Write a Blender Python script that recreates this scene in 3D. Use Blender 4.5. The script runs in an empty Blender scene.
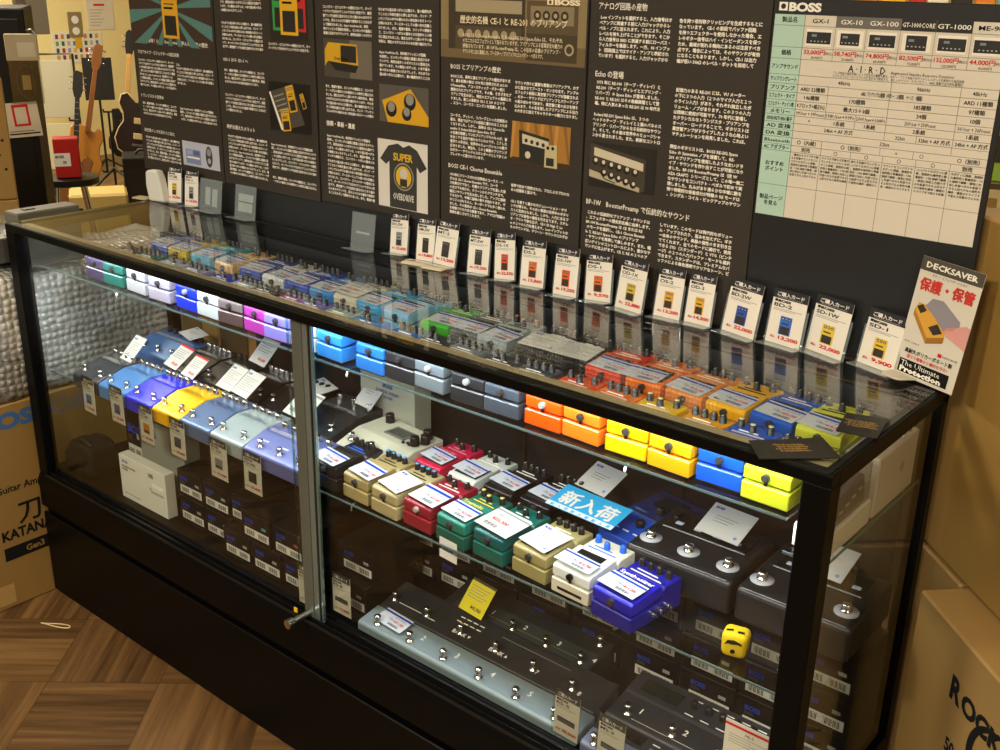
import bpy, bmesh, math, random
from mathutils import Vector, Matrix
random.seed(7)
S = bpy.context.scene
COL = S.collection

# ------------------------------------------------------------------ camera, world, light, exposure
def hx(h):
    c = [int(h[i:i + 2], 16) / 255 for i in (0, 2, 4)]
    return tuple((v / 12.92 if v <= .04045 else ((v + .055) / 1.055) ** 2.4) for v in c) + (1,)

def make_camera():
    yaw, pitch, roll, f = -.6854, -.3564, .0197, 1077.82
    fw = Vector((math.sin(yaw) * math.cos(pitch), math.cos(yaw) * math.cos(pitch), math.sin(pitch)))
    r0 = Vector((math.cos(yaw), -math.sin(yaw), 0)); u0 = r0.cross(fw)
    R = r0 * math.cos(roll) + u0 * math.sin(roll); U = -r0 * math.sin(roll) + u0 * math.cos(roll)
    cd = bpy.data.cameras.new('camera'); cd.sensor_width = 36; cd.lens = f * 36 / 1000
    cd.clip_start = .02; cd.clip_end = 60
    o = bpy.data.objects.new('camera', cd); COL.objects.link(o)
    m = Matrix((R, U, -fw)).transposed().to_4x4(); m.translation = (2.1875, -1.0443, 1.3830)
    o.matrix_world = m; S.camera = o
make_camera()
w = bpy.data.worlds.new('world'); S.world = w; w.use_nodes = True
w.node_tree.nodes['Background'].inputs[0].default_value = (1.0, .86, .66, 1)
w.node_tree.nodes['Background'].inputs[1].default_value = .11
def area(name, loc, sx, sy, power, col, target=None):
    l = bpy.data.lights.new(name, 'AREA'); l.shape = 'RECTANGLE'; l.size = sx; l.size_y = sy; l.energy = power; l.color = col
    o = bpy.data.objects.new(name, l); COL.objects.link(o); o.location = loc
    if target: o.rotation_euler = (Vector(target) - Vector(loc)).to_track_quat('-Z', 'Y').to_euler()
    return o
WARM = (1.0, .88, .68)
for i, (x, y, p) in enumerate(((.2, -2.1, 64), (1.9, -2.3, 62), (3.3, -1.2, 38), (-2.2, .4, 40), (-4.2, 1.6, 105), (.9, 1.9, 26))):
    area('ceiling_lamp_light', (x, y, 2.50), .5, .5, p, WARM)
# the showcase's own lamp: a long LED bar behind the front top rail
area('case_lamp_light', (.9, .032, .861), 1.70, .012, 3.1, (.90, .96, 1.0), (.9, .175, .62))
area('shelf_fill_light', (.9, .046, .7835), 1.70, .006, 2.6, (.90, .96, 1.0), (.9, .11, .50))  # added fill under the top shelf edge, brightens the lower shelf's rear
S.view_settings.view_transform = 'Standard'; S.view_settings.look = 'None'
S.view_settings.gamma = 1; S.view_settings.use_curve_mapping = False
S.view_settings.exposure = 0.0
S.cycles.use_denoising = True
S.cycles.max_bounces = 10; S.cycles.transparent_max_bounces = 32
S.cycles.caustics_reflective = False; S.cycles.caustics_refractive = False

# ------------------------------------------------------------------ materials
MATS = {}
def mat(h, rough=.5, metal=0., spec=.5, bump=None, var=0., coat=0.):
    k = (h, rough, metal, spec, bump, var, coat)
    if k in MATS: return MATS[k]
    m = bpy.data.materials.new('paint_' + h); m.use_nodes = True
    nt = m.node_tree; b = nt.nodes['Principled BSDF']
    c = hx(h)
    b.inputs['Base Color'].default_value = c; b.inputs['Roughness'].default_value = rough
    b.inputs['Metallic'].default_value = metal; b.inputs['Specular IOR Level'].default_value = spec
    b.inputs['Coat Weight'].default_value = coat; b.inputs['Coat Roughness'].default_value = .08
    if bump or var:
        tc = nt.nodes.new('ShaderNodeTexCoord'); n = nt.nodes.new('ShaderNodeTexNoise')
        n.inputs['Scale'].default_value = (bump or (40, 0))[0]; n.inputs['Detail'].default_value = 5
        nt.links.new(tc.outputs['Object'], n.inputs['Vector'])
        if bump:
            bp = nt.nodes.new('ShaderNodeBump'); bp.inputs['Strength'].default_value = bump[1]; bp.inputs['Distance'].default_value = .004
            nt.links.new(n.outputs['Fac'], bp.inputs['Height']); nt.links.new(bp.outputs['Normal'], b.inputs['Normal'])
        if var:
            mx = nt.nodes.new('ShaderNodeMix'); mx.data_type = 'RGBA'
            mx.inputs[6].default_value = tuple(v * (1 - var) for v in c[:3]) + (1,)
            mx.inputs[7].default_value = tuple(min(1, v * (1 + var)) for v in c[:3]) + (1,)
            nt.links.new(n.outputs['Fac'], mx.inputs[0]); nt.links.new(mx.outputs[2], b.inputs['Base Color'])
    MATS[k] = m
    return m

def glass_mat(name, tint=(.97, .985, .98), strength=1.0, base=.04, rough=0.0, haze=0.0):
    m = bpy.data.materials.new(name); m.use_nodes = True; nt = m.node_tree; N = nt.nodes; L = nt.links
    N.remove(N['Principled BSDF']); out = N['Material Output']
    tr = N.new('ShaderNodeBsdfTransparent'); tr.inputs[0].default_value = tint + (1,)
    gl = N.new('ShaderNodeBsdfGlossy'); gl.inputs['Roughness'].default_value = rough
    ge = N.new('ShaderNodeNewGeometry'); dt = N.new('ShaderNodeVectorMath'); dt.operation = 'DOT_PRODUCT'
    L.new(ge.outputs['Normal'], dt.inputs[0]); L.new(ge.outputs['Incoming'], dt.inputs[1])
    def mt(op, a, b):
        n = N.new('ShaderNodeMath'); n.operation = op
        for i, v in enumerate((a, b)):
            if v is None: continue
            if isinstance(v, float): n.inputs[i].default_value = v
            else: L.new(v, n.inputs[i])
        return n.outputs[0]
    c = mt('ABSOLUTE', dt.outputs['Value'], None); c = mt('SUBTRACT', 1.0, c); c = mt('POWER', c, 5.0)
    c = mt('MULTIPLY', c, (1 - base) * strength); c = mt('ADD', c, base * strength)
    mx = N.new('ShaderNodeMixShader'); L.new(c, mx.inputs[0]); L.new(tr.outputs[0], mx.inputs[1]); L.new(gl.outputs[0], mx.inputs[2])
    last = mx.outputs[0]
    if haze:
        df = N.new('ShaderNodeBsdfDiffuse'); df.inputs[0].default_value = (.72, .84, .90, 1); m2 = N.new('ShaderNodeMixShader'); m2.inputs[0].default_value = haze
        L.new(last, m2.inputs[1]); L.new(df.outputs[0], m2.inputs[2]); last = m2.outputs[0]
    L.new(last, out.inputs['Surface'])
    return m
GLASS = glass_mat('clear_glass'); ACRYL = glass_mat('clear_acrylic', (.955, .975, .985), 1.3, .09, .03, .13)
SLEEVE = glass_mat('clear_sleeve', (.90, .92, .92), .9, .06, .05)
GEDGE = glass_mat('glass_edge', (.55, .78, .70), 1.0, .12, .1)
SHELFEDGE = mat('5f7678', .25, 0, .6)
SMOKE = glass_mat('smoked_plastic', (.55, .55, .60), 1.6, .08, .05)
DOME = glass_mat('clear_cover', (.80, .82, .84), 1.2, .08, .03)

def emis(name, col, s):
    m = bpy.data.materials.new(name); m.use_nodes = True; b = m.node_tree.nodes['Principled BSDF']
    b.inputs['Base Color'].default_value = col; b.inputs['Emission Color'].default_value = col; b.inputs['Emission Strength'].default_value = s
    return m
LEDM = emis('led_glow', (.9, .96, 1, 1), 3.0)
LAMPM = emis('ceiling_lamp_glow', (1, .8, .5, 1), 12.0)

def wood_floor():
    m = bpy.data.materials.new('parquet_vinyl'); m.use_nodes = True; nt = m.node_tree; N = nt.nodes; L = nt.links
    b = N['Principled BSDF']; b.inputs['Roughness'].default_value = .38
    tc = N.new('ShaderNodeTexCoord'); mp = N.new('ShaderNodeMapping'); mp.vector_type = 'TEXTURE'
    mp.inputs['Location'].default_value = (.304, -.192, 0); mp.inputs['Rotation'].default_value = (0, 0, math.radians(40))
    mp.inputs['Scale'].default_value = (.228, .228, 1)
    L.new(tc.outputs['Object'], mp.inputs['Vector'])
    sp = N.new('ShaderNodeSeparateXYZ'); L.new(mp.outputs[0], sp.inputs[0])
    def mt(op, a, b_=None):
        n = N.new('ShaderNodeMath'); n.operation = op
        for i, v in enumerate((a, b_)):
            if v is None: continue
            if isinstance(v, (int, float)): n.inputs[i].default_value = v
            else: L.new(v, n.inputs[i])
        return n.outputs[0]
    x, y = sp.outputs[0], sp.outputs[1]
    fx, fy = mt('FLOOR', x), mt('FLOOR', y)
    par = mt('FLOORED_MODULO', mt('ADD', fx, fy), 2.0)
    inv = mt('SUBTRACT', 1.0, par)
    along = mt('ADD', mt('MULTIPLY', x, par), mt('MULTIPLY', y, inv))
    across = mt('ADD', mt('MULTIPLY', y, par), mt('MULTIPLY', x, inv))
    cid = mt('ADD', mt('MULTIPLY', fx, 7.3), mt('MULTIPLY', fy, 3.7))
    cv = N.new('ShaderNodeCombineXYZ'); L.new(mt('MULTIPLY', across, 16.0), cv.inputs[0]); L.new(mt('MULTIPLY', along, .8), cv.inputs[1]); L.new(cid, cv.inputs[2])
    n1 = N.new('ShaderNodeTexNoise'); n1.inputs['Scale'].default_value = 1.0; n1.inputs['Detail'].default_value = 4; L.new(cv.outputs[0], n1.inputs['Vector'])
    cv2 = N.new('ShaderNodeCombineXYZ'); L.new(mt('FLOOR', mt('MULTIPLY', across, 6.0)), cv2.inputs[0]); L.new(cid, cv2.inputs[1])
    wn = N.new('ShaderNodeTexWhiteNoise'); L.new(cv2.outputs[0], wn.inputs['Vector'])
    v = mt('ADD', mt('MULTIPLY', n1.outputs['Fac'], 1.1), mt('MULTIPLY', wn.outputs['Value'], .35))
    rp = N.new('ShaderNodeValToRGB'); L.new(v, rp.inputs[0])
    rp.color_ramp.elements[0].position = .35; rp.color_ramp.elements[0].color = hx('3c2a18')
    rp.color_ramp.elements[1].position = 1.0; rp.color_ramp.elements[1].color = hx('7d5d38')
    e = rp.color_ramp.elements.new(.62); e.color = hx('5c4226')
    def seam(c): return mt('LESS_THAN', mt('FRACT', c), .008)
    sm = mt('MAXIMUM', seam(x), seam(y))
    mx = N.new('ShaderNodeMix'); mx.data_type = 'RGBA'; L.new(mt('MULTIPLY', sm, .7), mx.inputs[0]); L.new(rp.outputs[0], mx.inputs[6]); mx.inputs[7].default_value = hx('2c1e12')
    L.new(mx.outputs[2], b.inputs['Base Color'])
    return m

def bubble_mat():
    m = bpy.data.materials.new('bubble_wrap'); m.use_nodes = True; nt = m.node_tree; N = nt.nodes; L = nt.links
    b = N['Principled BSDF']; b.inputs['Roughness'].default_value = .22; b.inputs['Specular IOR Level'].default_value = .8
    tc = N.new('ShaderNodeTexCoord'); vo = N.new('ShaderNodeTexVoronoi'); vo.inputs['Scale'].default_value = 62; vo.inputs['Randomness'].default_value = .35
    L.new(tc.outputs['Object'], vo.inputs['Vector'])
    rp = N.new('ShaderNodeValToRGB'); L.new(vo.outputs['Distance'], rp.inputs[0])
    rp.color_ramp.elements[0].color = (1, 1, 1, 1); rp.color_ramp.elements[1].position = .62; rp.color_ramp.elements[1].color = (0, 0, 0, 1)
    bp = N.new('ShaderNodeBump'); bp.inputs['Strength'].default_value = .9; bp.inputs['Distance'].default_value = .006
    L.new(rp.outputs[0], bp.inputs['Height']); L.new(bp.outputs[0], b.inputs['Normal'])
    n = N.new('ShaderNodeTexNoise'); n.inputs['Scale'].default_value = 5; L.new(tc.outputs['Object'], n.inputs['Vector'])
    r2 = N.new('ShaderNodeValToRGB'); L.new(n.outputs['Fac'], r2.inputs[0])
    r2.color_ramp.elements[0].position = .4; r2.color_ramp.elements[0].color = hx('8a8680'); r2.color_ramp.elements[1].position = .6; r2.color_ramp.elements[1].color = hx('cccbc8')
    L.new(r2.outputs[0], b.inputs['Base Color'])
    return m

BLACKF = mat('040404', .42, 0, .15)            # lacquered black of the case
BLACK = mat('0d0d0e', .45); INK = mat('111111', .8, 0, .2); WHITE = mat('e9e7e2', .55); PAPER = mat('ece9e3', .6, 0, .2)
PRINTW = mat('f2efe6', .7, 0, .1); RED = mat('cf2424', .6, 0, .2); BLUEINK = mat('1b3fb0', .6, 0, .2)
CHROME = mat('d9d9d9', .16, 1.0); STEEL = mat('9a9c9e', .3, 1.0); ALU = mat('b9bcbd', .35, .9)
KNOBM = mat('161618', .35); RUBBER = mat('1a1a1b', .7); GREYINK = mat('8b8b8b', .8, 0, .1)

# ------------------------------------------------------------------ mesh builder
TXT = {}
def text_mesh(s, bold):
    k = (s, bold)
    if k not in TXT:
        c = bpy.data.curves.new('t', 'FONT'); c.body = s; c.resolution_u = 1 if len(s) > 8 else 3; c.offset = bold
        o = bpy.data.objects.new('t', c); COL.objects.link(o)
        dg = bpy.context.evaluated_depsgraph_get()
        me = bpy.data.meshes.new_from_object(o.evaluated_get(dg))
        vs = [tuple(v.co) for v in me.vertices]; fs = [tuple(p.vertices) for p in me.polygons]
        wd = max([v[0] for v in vs] or [0]); x0 = min([v[0] for v in vs] or [0])
        TXT[k] = (vs, fs, x0, wd)
        bpy.data.objects.remove(o); bpy.data.curves.remove(c); bpy.data.meshes.remove(me)
    return TXT[k]

def frame(o, u, v):
    u = Vector(u).normalized(); v = Vector(v).normalized(); n = u.cross(v)
    m = Matrix((u, v, n)).transposed().to_4x4(); m.translation = Vector(o)
    return m

class B:
    def __init__(s): s.v = []; s.f = []; s.mi = []; s.sm = []; s.mats = []
    def idx(s, m):
        if m not in s.mats: s.mats.append(m)
        return s.mats.index(m)
    def add(s, vs, fs, m, M=None, smooth=False):
        o = len(s.v)
        s.v += [tuple(M @ Vector(v)) for v in vs] if M is not None else [tuple(v) for v in vs]
        i = s.idx(m)
        for f in fs: s.f.append([a + o for a in f]); s.mi.append(i); s.sm.append(smooth)
        return s
    def bm(s, b, m, M=None, smooth=False):
        b.verts.index_update()
        s.add([v.co[:] for v in b.verts], [[v.index for v in f.verts] for f in b.faces], m, M, smooth); b.free(); return s
    def box(s, a, c, m, bev=0, M=None, seg=1):
        (x0, y0, z0), (x1, y1, z1) = a, c
        if not bev:
            vs = [(x0, y0, z0), (x1, y0, z0), (x1, y1, z0), (x0, y1, z0), (x0, y0, z1), (x1, y0, z1), (x1, y1, z1), (x0, y1, z1)]
            return s.add(vs, [(0, 3, 2, 1), (4, 5, 6, 7), (0, 1, 5, 4), (1, 2, 6, 5), (2, 3, 7, 6), (3, 0, 4, 7)], m, M)
        b = bmesh.new(); bmesh.ops.create_cube(b, size=1)
        for v in b.verts: v.co = ((x0 + x1) / 2 + v.co.x * (x1 - x0), (y0 + y1) / 2 + v.co.y * (y1 - y0), (z0 + z1) / 2 + v.co.z * (z1 - z0))
        bmesh.ops.bevel(b, geom=list(b.edges), offset=bev, segments=seg, affect='EDGES', profile=.5)
        return s.bm(b, m, M)
    def prism(s, poly, a, c, m, axis='x', bev=0, M=None, seg=1):
        """poly of (p,q): x-axis: (y,z); y-axis: (x,z); z-axis: (x,y); extruded from a to c"""
        def P(p, q, t): return {'x': (t, p, q), 'y': (p, t, q), 'z': (p, q, t)}[axis]
        b = bmesh.new(); n = len(poly)
        v0 = [b.verts.new(P(p, q, a)) for p, q in poly]; v1 = [b.verts.new(P(p, q, c)) for p, q in poly]
        b.faces.new(v0); b.faces.new(v1[::-1])
        for i in range(n): b.faces.new((v0[i], v1[i], v1[(i + 1) % n], v0[(i + 1) % n]))
        bmesh.ops.recalc_face_normals(b, faces=list(b.faces))
        if bev: bmesh.ops.bevel(b, geom=list(b.edges), offset=bev, segments=seg, affect='EDGES', profile=.5)
        return s.bm(b, m, M)
    def cyl(s, p0, p1, r0, m, r1=None, n=12, M=None, cap=True, smooth=True):
        p0, p1 = Vector(p0), Vector(p1); r1 = r0 if r1 is None else r1
        d = (p1 - p0).normalized(); a = d.orthogonal().normalized(); b = d.cross(a)
        vs = []; fs = []
        for p, r in ((p0, r0), (p1, r1)):
            for i in range(n):
                t = 2 * math.pi * i / n; vs.append(p + (a * math.cos(t) + b * math.sin(t)) * r)
        for i in range(n): fs.append((i, (i + 1) % n, n + (i + 1) % n, n + i))
        s.add(vs, fs, m, M, smooth)
        if cap: s.add(vs, [tuple(range(n))[::-1], tuple(range(n, 2 * n))], m, M)
        return s
    def lathe(s, prof, m, c=(0, 0, 0), n=14, M=None, smooth=True):
        vs = []; fs = []; k = len(prof)
        for i in range(n):
            t = 2 * math.pi * i / n
            for r, z in prof: vs.append((c[0] + r * math.cos(t), c[1] + r * math.sin(t), c[2] + z))
        for i in range(n):
            for j in range(k - 1):
                a = i * k + j; b = ((i + 1) % n) * k + j; fs.append((a, b, b + 1, a + 1))
        return s.add(vs, fs, m, M, smooth)
    def tube(s, pts, r, m, n=8, M=None):
        pts = [Vector(p) for p in pts]; vs = []; fs = []; k = len(pts)
        for i, p in enumerate(pts):
            d = (pts[min(i + 1, k - 1)] - pts[max(i - 1, 0)]).normalized(); a = d.orthogonal().normalized() if i == 0 else (a0 - d * a0.dot(d)).normalized()
            a0 = a; b = d.cross(a); rr = r[i] if isinstance(r, (list, tuple)) else r
            for j in range(n):
                t = 2 * math.pi * j / n; vs.append(p + (a * math.cos(t) + b * math.sin(t)) * rr)
        for i in range(k - 1):
            for j in range(n): fs.append((i * n + j, i * n + (j + 1) % n, (i + 1) * n + (j + 1) % n, (i + 1) * n + j))
        s.add(vs, fs, m, M, True)
        return s.add(vs, [tuple(range(n))[::-1], tuple(range((k - 1) * n, k * n))], m, M)
    def sphere(s, c, r, m, sc=(1, 1, 1), M=None, n=12):
        pr = [(math.sin(math.pi * i / 8) * 1, -math.cos(math.pi * i / 8)) for i in range(9)]
        T = Matrix.Translation(c) @ Matrix.Diagonal((r * sc[0], r * sc[1], r * sc[2], 1))
        return s.lathe(pr, m, n=n, M=T if M is None else M @ T)
    def rect(s, M, x0, y0, x1, y1, m, z=0):       # a flat printed rectangle in the frame M
        return s.add([(x0, y0, z), (x1, y0, z), (x1, y1, z), (x0, y1, z)], [(0, 1, 2, 3)], m, M)
    def poly(s, M, pts, m, z=0): return s.add([(x, y, z) for x, y in pts], [tuple(range(len(pts)))], m, M)
    def disc(s, M, x, y, r, m, z=0, n=20, ry=None):
        return s.poly(M, [(x + r * math.cos(2 * math.pi * i / n), y + (ry or r) * math.sin(2 * math.pi * i / n)) for i in range(n)], m, z)
    def text(s, M, t, x, y, size, m, z=.0003, align='l', bold=0., sx=1., fit=None):
        """size = cap/kanji height-ish em; fit = total width in frame units"""
        vs, fs, x0, x1 = text_mesh(t, 0 if any(ord(ch) > 0x2fff for ch in t) else min(bold, .07))
        if not vs: return s
        k = size * sx
        if fit: k = fit / (x1 - x0)
        off = {'l': 0, 'c': -(x0 + x1) / 2 * k, 'r': -x1 * k}[align]
        if fit and align == 'l': off = -x0 * k
        cjk = any(ord(ch) > 0x2fff for ch in t)
        for i, (dx, dy) in enumerate(((0, 0),) if not (cjk and bold) else (((-.022, 0), (.022, 0), (0, .024)) if bold < .012 else ((-.05, 0), (0, 0), (.05, 0), (0, .05), (0, -.045)) if bold == .012 else ((-.022, 0), (.022, 0), (0, .024)) if bold < .02 else ((-bold, 0), (bold, 0), (0, bold * .8), (0, -bold * .8)))):
            s.add(vs, fs, m, M @ Matrix.Translation((x + off + dx * k, y + dy * size, z + i * 4e-5)) @ Matrix.Diagonal((k, size, 1, 1)))
        return s
    def para(s, M, t, x, y, width, pitch, size, m, nlines=None, bold=.012, z=.0003):
        """text wrapped to width; y = top; characters half width when ascii"""
        lines = []; cur = ''; cw = 0
        for ch in t:
            if ch == '\n': lines.append(cur); cur = ''; cw = 0; continue
            c = (.55 if ord(ch) < 0x250 else .955) * size
            if cw + c > width: lines.append(cur); cur = ''; cw = 0
            cur += ch; cw += c
        if cur: lines.append(cur)
        for i, ln in enumerate(lines[:nlines]): s.text(M, ln, x, y - size * .85 - i * pitch, size, m, z, bold=bold)
        return s
    def build(s, name, parent=None, loc=(0, 0, 0), rz=0, local=None):
        me = bpy.data.meshes.new(name); me.from_pydata(s.v, [], s.f)
        for m in s.mats: me.materials.append(m)
        me.polygons.foreach_set('material_index', s.mi); me.polygons.foreach_set('use_smooth', s.sm); me.update()
        o = bpy.data.objects.new(name, me); COL.objects.link(o)
        if parent is not None: o.parent = parent
        else: o.location = loc; o.rotation_euler = (0, 0, rz)
        return o

def tag(o, label, cat, group=None):
    o['label'] = label; o['category'] = cat
    if group: o['group'] = group
    return o
def thing(name, label, cat, loc=(0, 0, 0), rz=0, group=None, rot=None):
    o = bpy.data.objects.new(name, None); COL.objects.link(o); o.empty_display_size = .02
    o.location = loc; o.rotation_euler = rot if rot else (0, 0, rz)
    return tag(o, label, cat, group)
def struct(o): o['kind'] = 'structure'; return o
ID = Matrix.Identity(4)
R = math.radians

# ================================================================== THE SETTING
b = B(); b.box((-5.6, -3.2, -.05), (4.6, 5.2, 0), wood_floor()); struct(b.build('floor'))
WALLM = mat('efdfa0', .8, 0, .2)
b = B(); b.box((-5.7, -3.2, 0), (-5.6, 5.3, 2.7), WALLM); struct(b.build('wall_left'))
b = B(); b.box((-5.6, 5.2, 0), (4.6, 5.3, 2.7), WALLM); struct(b.build('wall_back'))
b = B(); b.box((4.6, -3.2, 0), (4.7, 5.3, 2.7), WALLM); struct(b.build('wall_right'))
b = B(); b.box((-5.7, -3.2, 2.7), (4.7, 5.3, 2.78), mat('cfc6b4', .9)); struct(b.build('ceiling'))
for i, (x, y) in enumerate(((.2, -2.1), (1.9, -2.3), (3.3, -1.2), (-2.2, .4), (-4.2, 1.6), (.9, 1.9))):
    t = thing('ceiling_lamp', 'square warm flat ceiling lamp %s' % ('over the aisle before the glass showcase', 'over the aisle by the showcase corner', 'over the cartons', 'between showcase and guitars', 'over the guitars', 'over the goods rack')[i], 'lamp', (x, y, 2.70), 0, 'ceiling lamps')
    B().box((-.3, -.3, -.03), (.3, .3, 0), mat('d8d2c4', .5), .006).build('lamp_housing', t)
    B().box((-.25, -.25, -.034), (.25, .25, -.030), LAMPM).build('diffuser', t)

# ================================================================== THE GLASS SHOWCASE
W, D, H = 1.80, .385, .882
ZU, ZL, ZD = .790, .548, .318             # top shelf, lower shelf, deck
case = thing('glass_showcase', 'long black framed glass showcase filled with effect pedals', 'showcase', (0, 0, 0))
b = B(); b.box((0.004, .004, 0), (W - .004, D, .205), BLACKF, .002); b.build('base', case)
b = B(); b.box((0, -.004, .012), (W, .004, .215), BLACKF, .002); b.build('base_front_panel', case)
b = B(); b.box((.002, .006, .205), (W - .002, D, .232), BLACKF); b.build('recessed_plinth', case)
b = B(); b.prism([(-.006, .232), (D, .232), (D, ZD), (.034, ZD), (.030, .312), (-.001, .312), (-.006, .300)], 0, W, BLACKF, 'x', .0015)
b.box((.03, -.0035, .3125), (W - .03, -.0015, .318), BLACK); b.box((.03, .006, .3125), (W - .03, .008, .320), mat('2b2c2e', .3, .8)); b.box((.03, .019, .3125), (W - .03, .021, .320), mat('2b2c2e', .3, .8))
b.build('lower_rail', case)
for px, py, nm in ((0, 0, 'front_post'), (W - .034, 0, 'front_post'), (0, D - .024, 'rear_post'), (W - .024, D - .024, 'rear_post')):
    dx, dy = (.034, .030) if nm == 'front_post' else (.024, .024)
    b = B(); b.box((px, py, .312), (px + dx, py + dy, .866), BLACKF, .002); b.build(nm, case)
b = B(); b.box((0, 0, .865), (W, .022, .8805), BLACKF, .0015); b.build('front_top_rail', case)
for x0 in (0, W - .016):
    b = B(); b.box((x0, .022, .858), (x0 + .016, D - .012, .8805), BLACKF, .0015); b.build('side_top_rail', case)
b = B(); b.box((0, D - .012, .853), (W, D, .8805), BLACKF, .0015); b.build('rear_top_rail', case)
b = B(); b.box((.05, .026, .8625), (W - .05, .038, .866), LEDM); b.box((.016, .022, .866), (W - .016, .046, .8765), mat('b3a580', .45, 0), .001); b.build('led_bar', case)
b = B(); b.box((.006, .004, .8775), (W - .006, D - .002, .8822), GLASS, 0)
b.box((.005, .003, .8776), (.006, D - .002, .8821), GEDGE); b.box((W - .006, .003, .8776), (W - .005, D - .002, .8821), GEDGE); b.box((.005, .003, .8776), (W - .005, .004, .8821), GEDGE)
b.build('top_glass', case)
for x0 in (.006, W - .010):
    b = B(); b.box((x0, .03, .312), (x0 + .004, D - .024, .858), GLASS); b.build('side_glass', case)
b = B(); b.box((.034, .012, .316), (.895, .016, .866), GLASS); fsg = b.build('front_sliding_glass', case)
b = B(); b.box((.866, .0225, .316), (W - .034, .0265, .864), GLASS); b.box((.8645, .0224, .316), (.866, .0266, .864), GEDGE); b.build('rear_sliding_glass', case)
b = B(); b.box((.893, .0085, .316), (.917, .0205, .864), mat('7d8580', .4, .7), .001); b.box((.918, .010, .316), (.930, .0165, .864), mat('9fb4bc', .2, .8), .0005); b.box((.9305, .012, .316), (.934, .0165, .864), BLACK); b.box((.9345, .012, .316), (.939, .0165, .864), mat('8fb0ba', .2, .8)); b.build('door_edge_profile', fsg)
lock = B(); lock.cyl((.905, .012, .325), (.905, -.030, .325), .0055, STEEL, n=14); lock.cyl((.905, -.030, .325), (.905, -.042, .325), .0085, CHROME, n=18); lock.box((.882, -.007, .325), (.890, -.005, .334), mat('e6c21a', .5))
lock.build('showcase_lock', fsg)
BACKM = mat('1d1f22', .42, 0, .5)
b = B(); b.box((.34, D - .024, ZD), (W - .10, D - .016, .853), BACKM); b.box((.02, D - .024, .66), (.34, D - .016, .853), BACKM); b.box((W - .10, D - .024, .57), (W - .02, D - .016, .853), mat('3a3126', .6)); b.build('back_panel', case)
for x in (.385, .80, 1.095, 1.42, 1.76):
    b = B(); b.box((x - .009, D - .030, .36), (x + .009, D - .024, .85), mat('3a3b3d', .35, .7))
    for k in range(18): b.box((x - .0025, D - .0306, .375 + k * .026), (x + .0025, D - .0298, .389 + k * .026), BLACK)
    b.build('shelf_standard', case)
ZS = .748
for z, nm, y0, x1_ in ((ZU, 'top_glass_shelf', .048, 1.734), (ZL, 'lower_glass_shelf', .050, W - .014), (ZS, 'side_glass_shelf', .046, W - .011)):
    b = B(); b.box((.014 if z != ZS else 1.735, y0, z - .0055), (x1_, D - .034, z - .0005), GLASS); b.box((.014 if z != ZS else 1.735, y0 - .001, z - .0042), (x1_, y0, z - .0008), SHELFEDGE)
    if z == ZS: b.box((x1_ - .001, y0, z - .005), (x1_, D - .034, z - .0008), mat('3f7a66', .2))
    b.build(nm, case)
for x, z in ((.30, ZU), (.965, ZU), (1.50, ZU), (.965, ZL), (1.50, ZL)):
    b = B(); b.tube([(x, D - .03, z - .02), (x, .09, z - .009), (x, .07, z - .009), (x, .062, z - .014), (x, .060, z - .022)], .0022, STEEL); b.build('shelf_bracket', case)

# ================================================================== PRINTED BOARDS BEHIND THE CASE
t = B(); t.box((-.055, .392, .8), (1.484, .402, 1.46), mat('1b1d21', .55), .001)
tag(t.build('backing_board'), 'dark blue-grey backing board standing behind the showcase under the posters', 'board')
YP = .392
PM = frame((0, YP - .0045, 0), (1, 0, 0), (0, 0, 1))
POST = mat('37322d', .6, 0, .3, None, .04); PT = mat('f0ece2', .8, 0, .1)
def poster(name, label, x0, x1, z0, z1):
    b = B(); b.box((x0, YP - .004, z0), (x1, YP - .0004, z1), POST, .0006); return b
def photo(p, nm, x0, z0, x1, z1, bg):
    b = B(); b.rect(PM, x0, z0, x1, z1, mat(bg, .5), .0003); return b
def mini_pedal(b, M, x, y, w, h, col, z=.0006, rot=0, pad='1d1c1a'):
    T = M @ Matrix.Translation((x, y, z)) @ Matrix.Rotation(R(rot), 4, 'Z')
    c = mat(col, .5); b.rect(T, -w / 2, -h / 2, w / 2, h / 2, c); b.rect(T, -w * .36, -h * .44, w * .36, -h * .05, mat(pad, .6), .0002)
    for k in (-.3, 0, .3): b.disc(T, k * w, h * .38, w * .12, INK, .0002, 10); b.disc(T, k * w, h * .38, w * .06, WHITE, .0003, 8)
    b.rect(T, -w * .35, h * .08, w * .2, h * .12, INK, .0002); b.rect(T, -w * .35, h * .17, w * .3, h * .19, INK, .0002)
    return b
OD = ['コンパクト・エフェクターの歴史において、オーバードライブは欠かすことのできない存在です。真空管アンプを自然に歪ませたときの温かみのあるサウンドを、足もとの小さな筐体で再現することをめざして開発されました。',
      'Super OverDrive は、非対称クリッピング回路を採用し、ピッキングの強弱に素直に反応するサウンドで、発売以来多くのギタリストに愛用され続けています。その黄色いボディは、いまや歪み系ペダルの象徴ともいえるでしょう。',
      'それまでの歪み系ペダルとは異なり、音の輪郭を失うことなく中域を豊かに押し出すため、バンド・アンサンブルの中でも埋もれない存在感のあるトーンが得られます。ブースターとしての使い方も定番となりました。',
      'また、電源や筐体、スイッチの構造など、コンパクト・ペダルの基本となる設計もこの時代に確立されました。頑丈なボディと扱いやすい操作系は、現在のモデルにもそのまま受け継がれています。']
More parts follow.
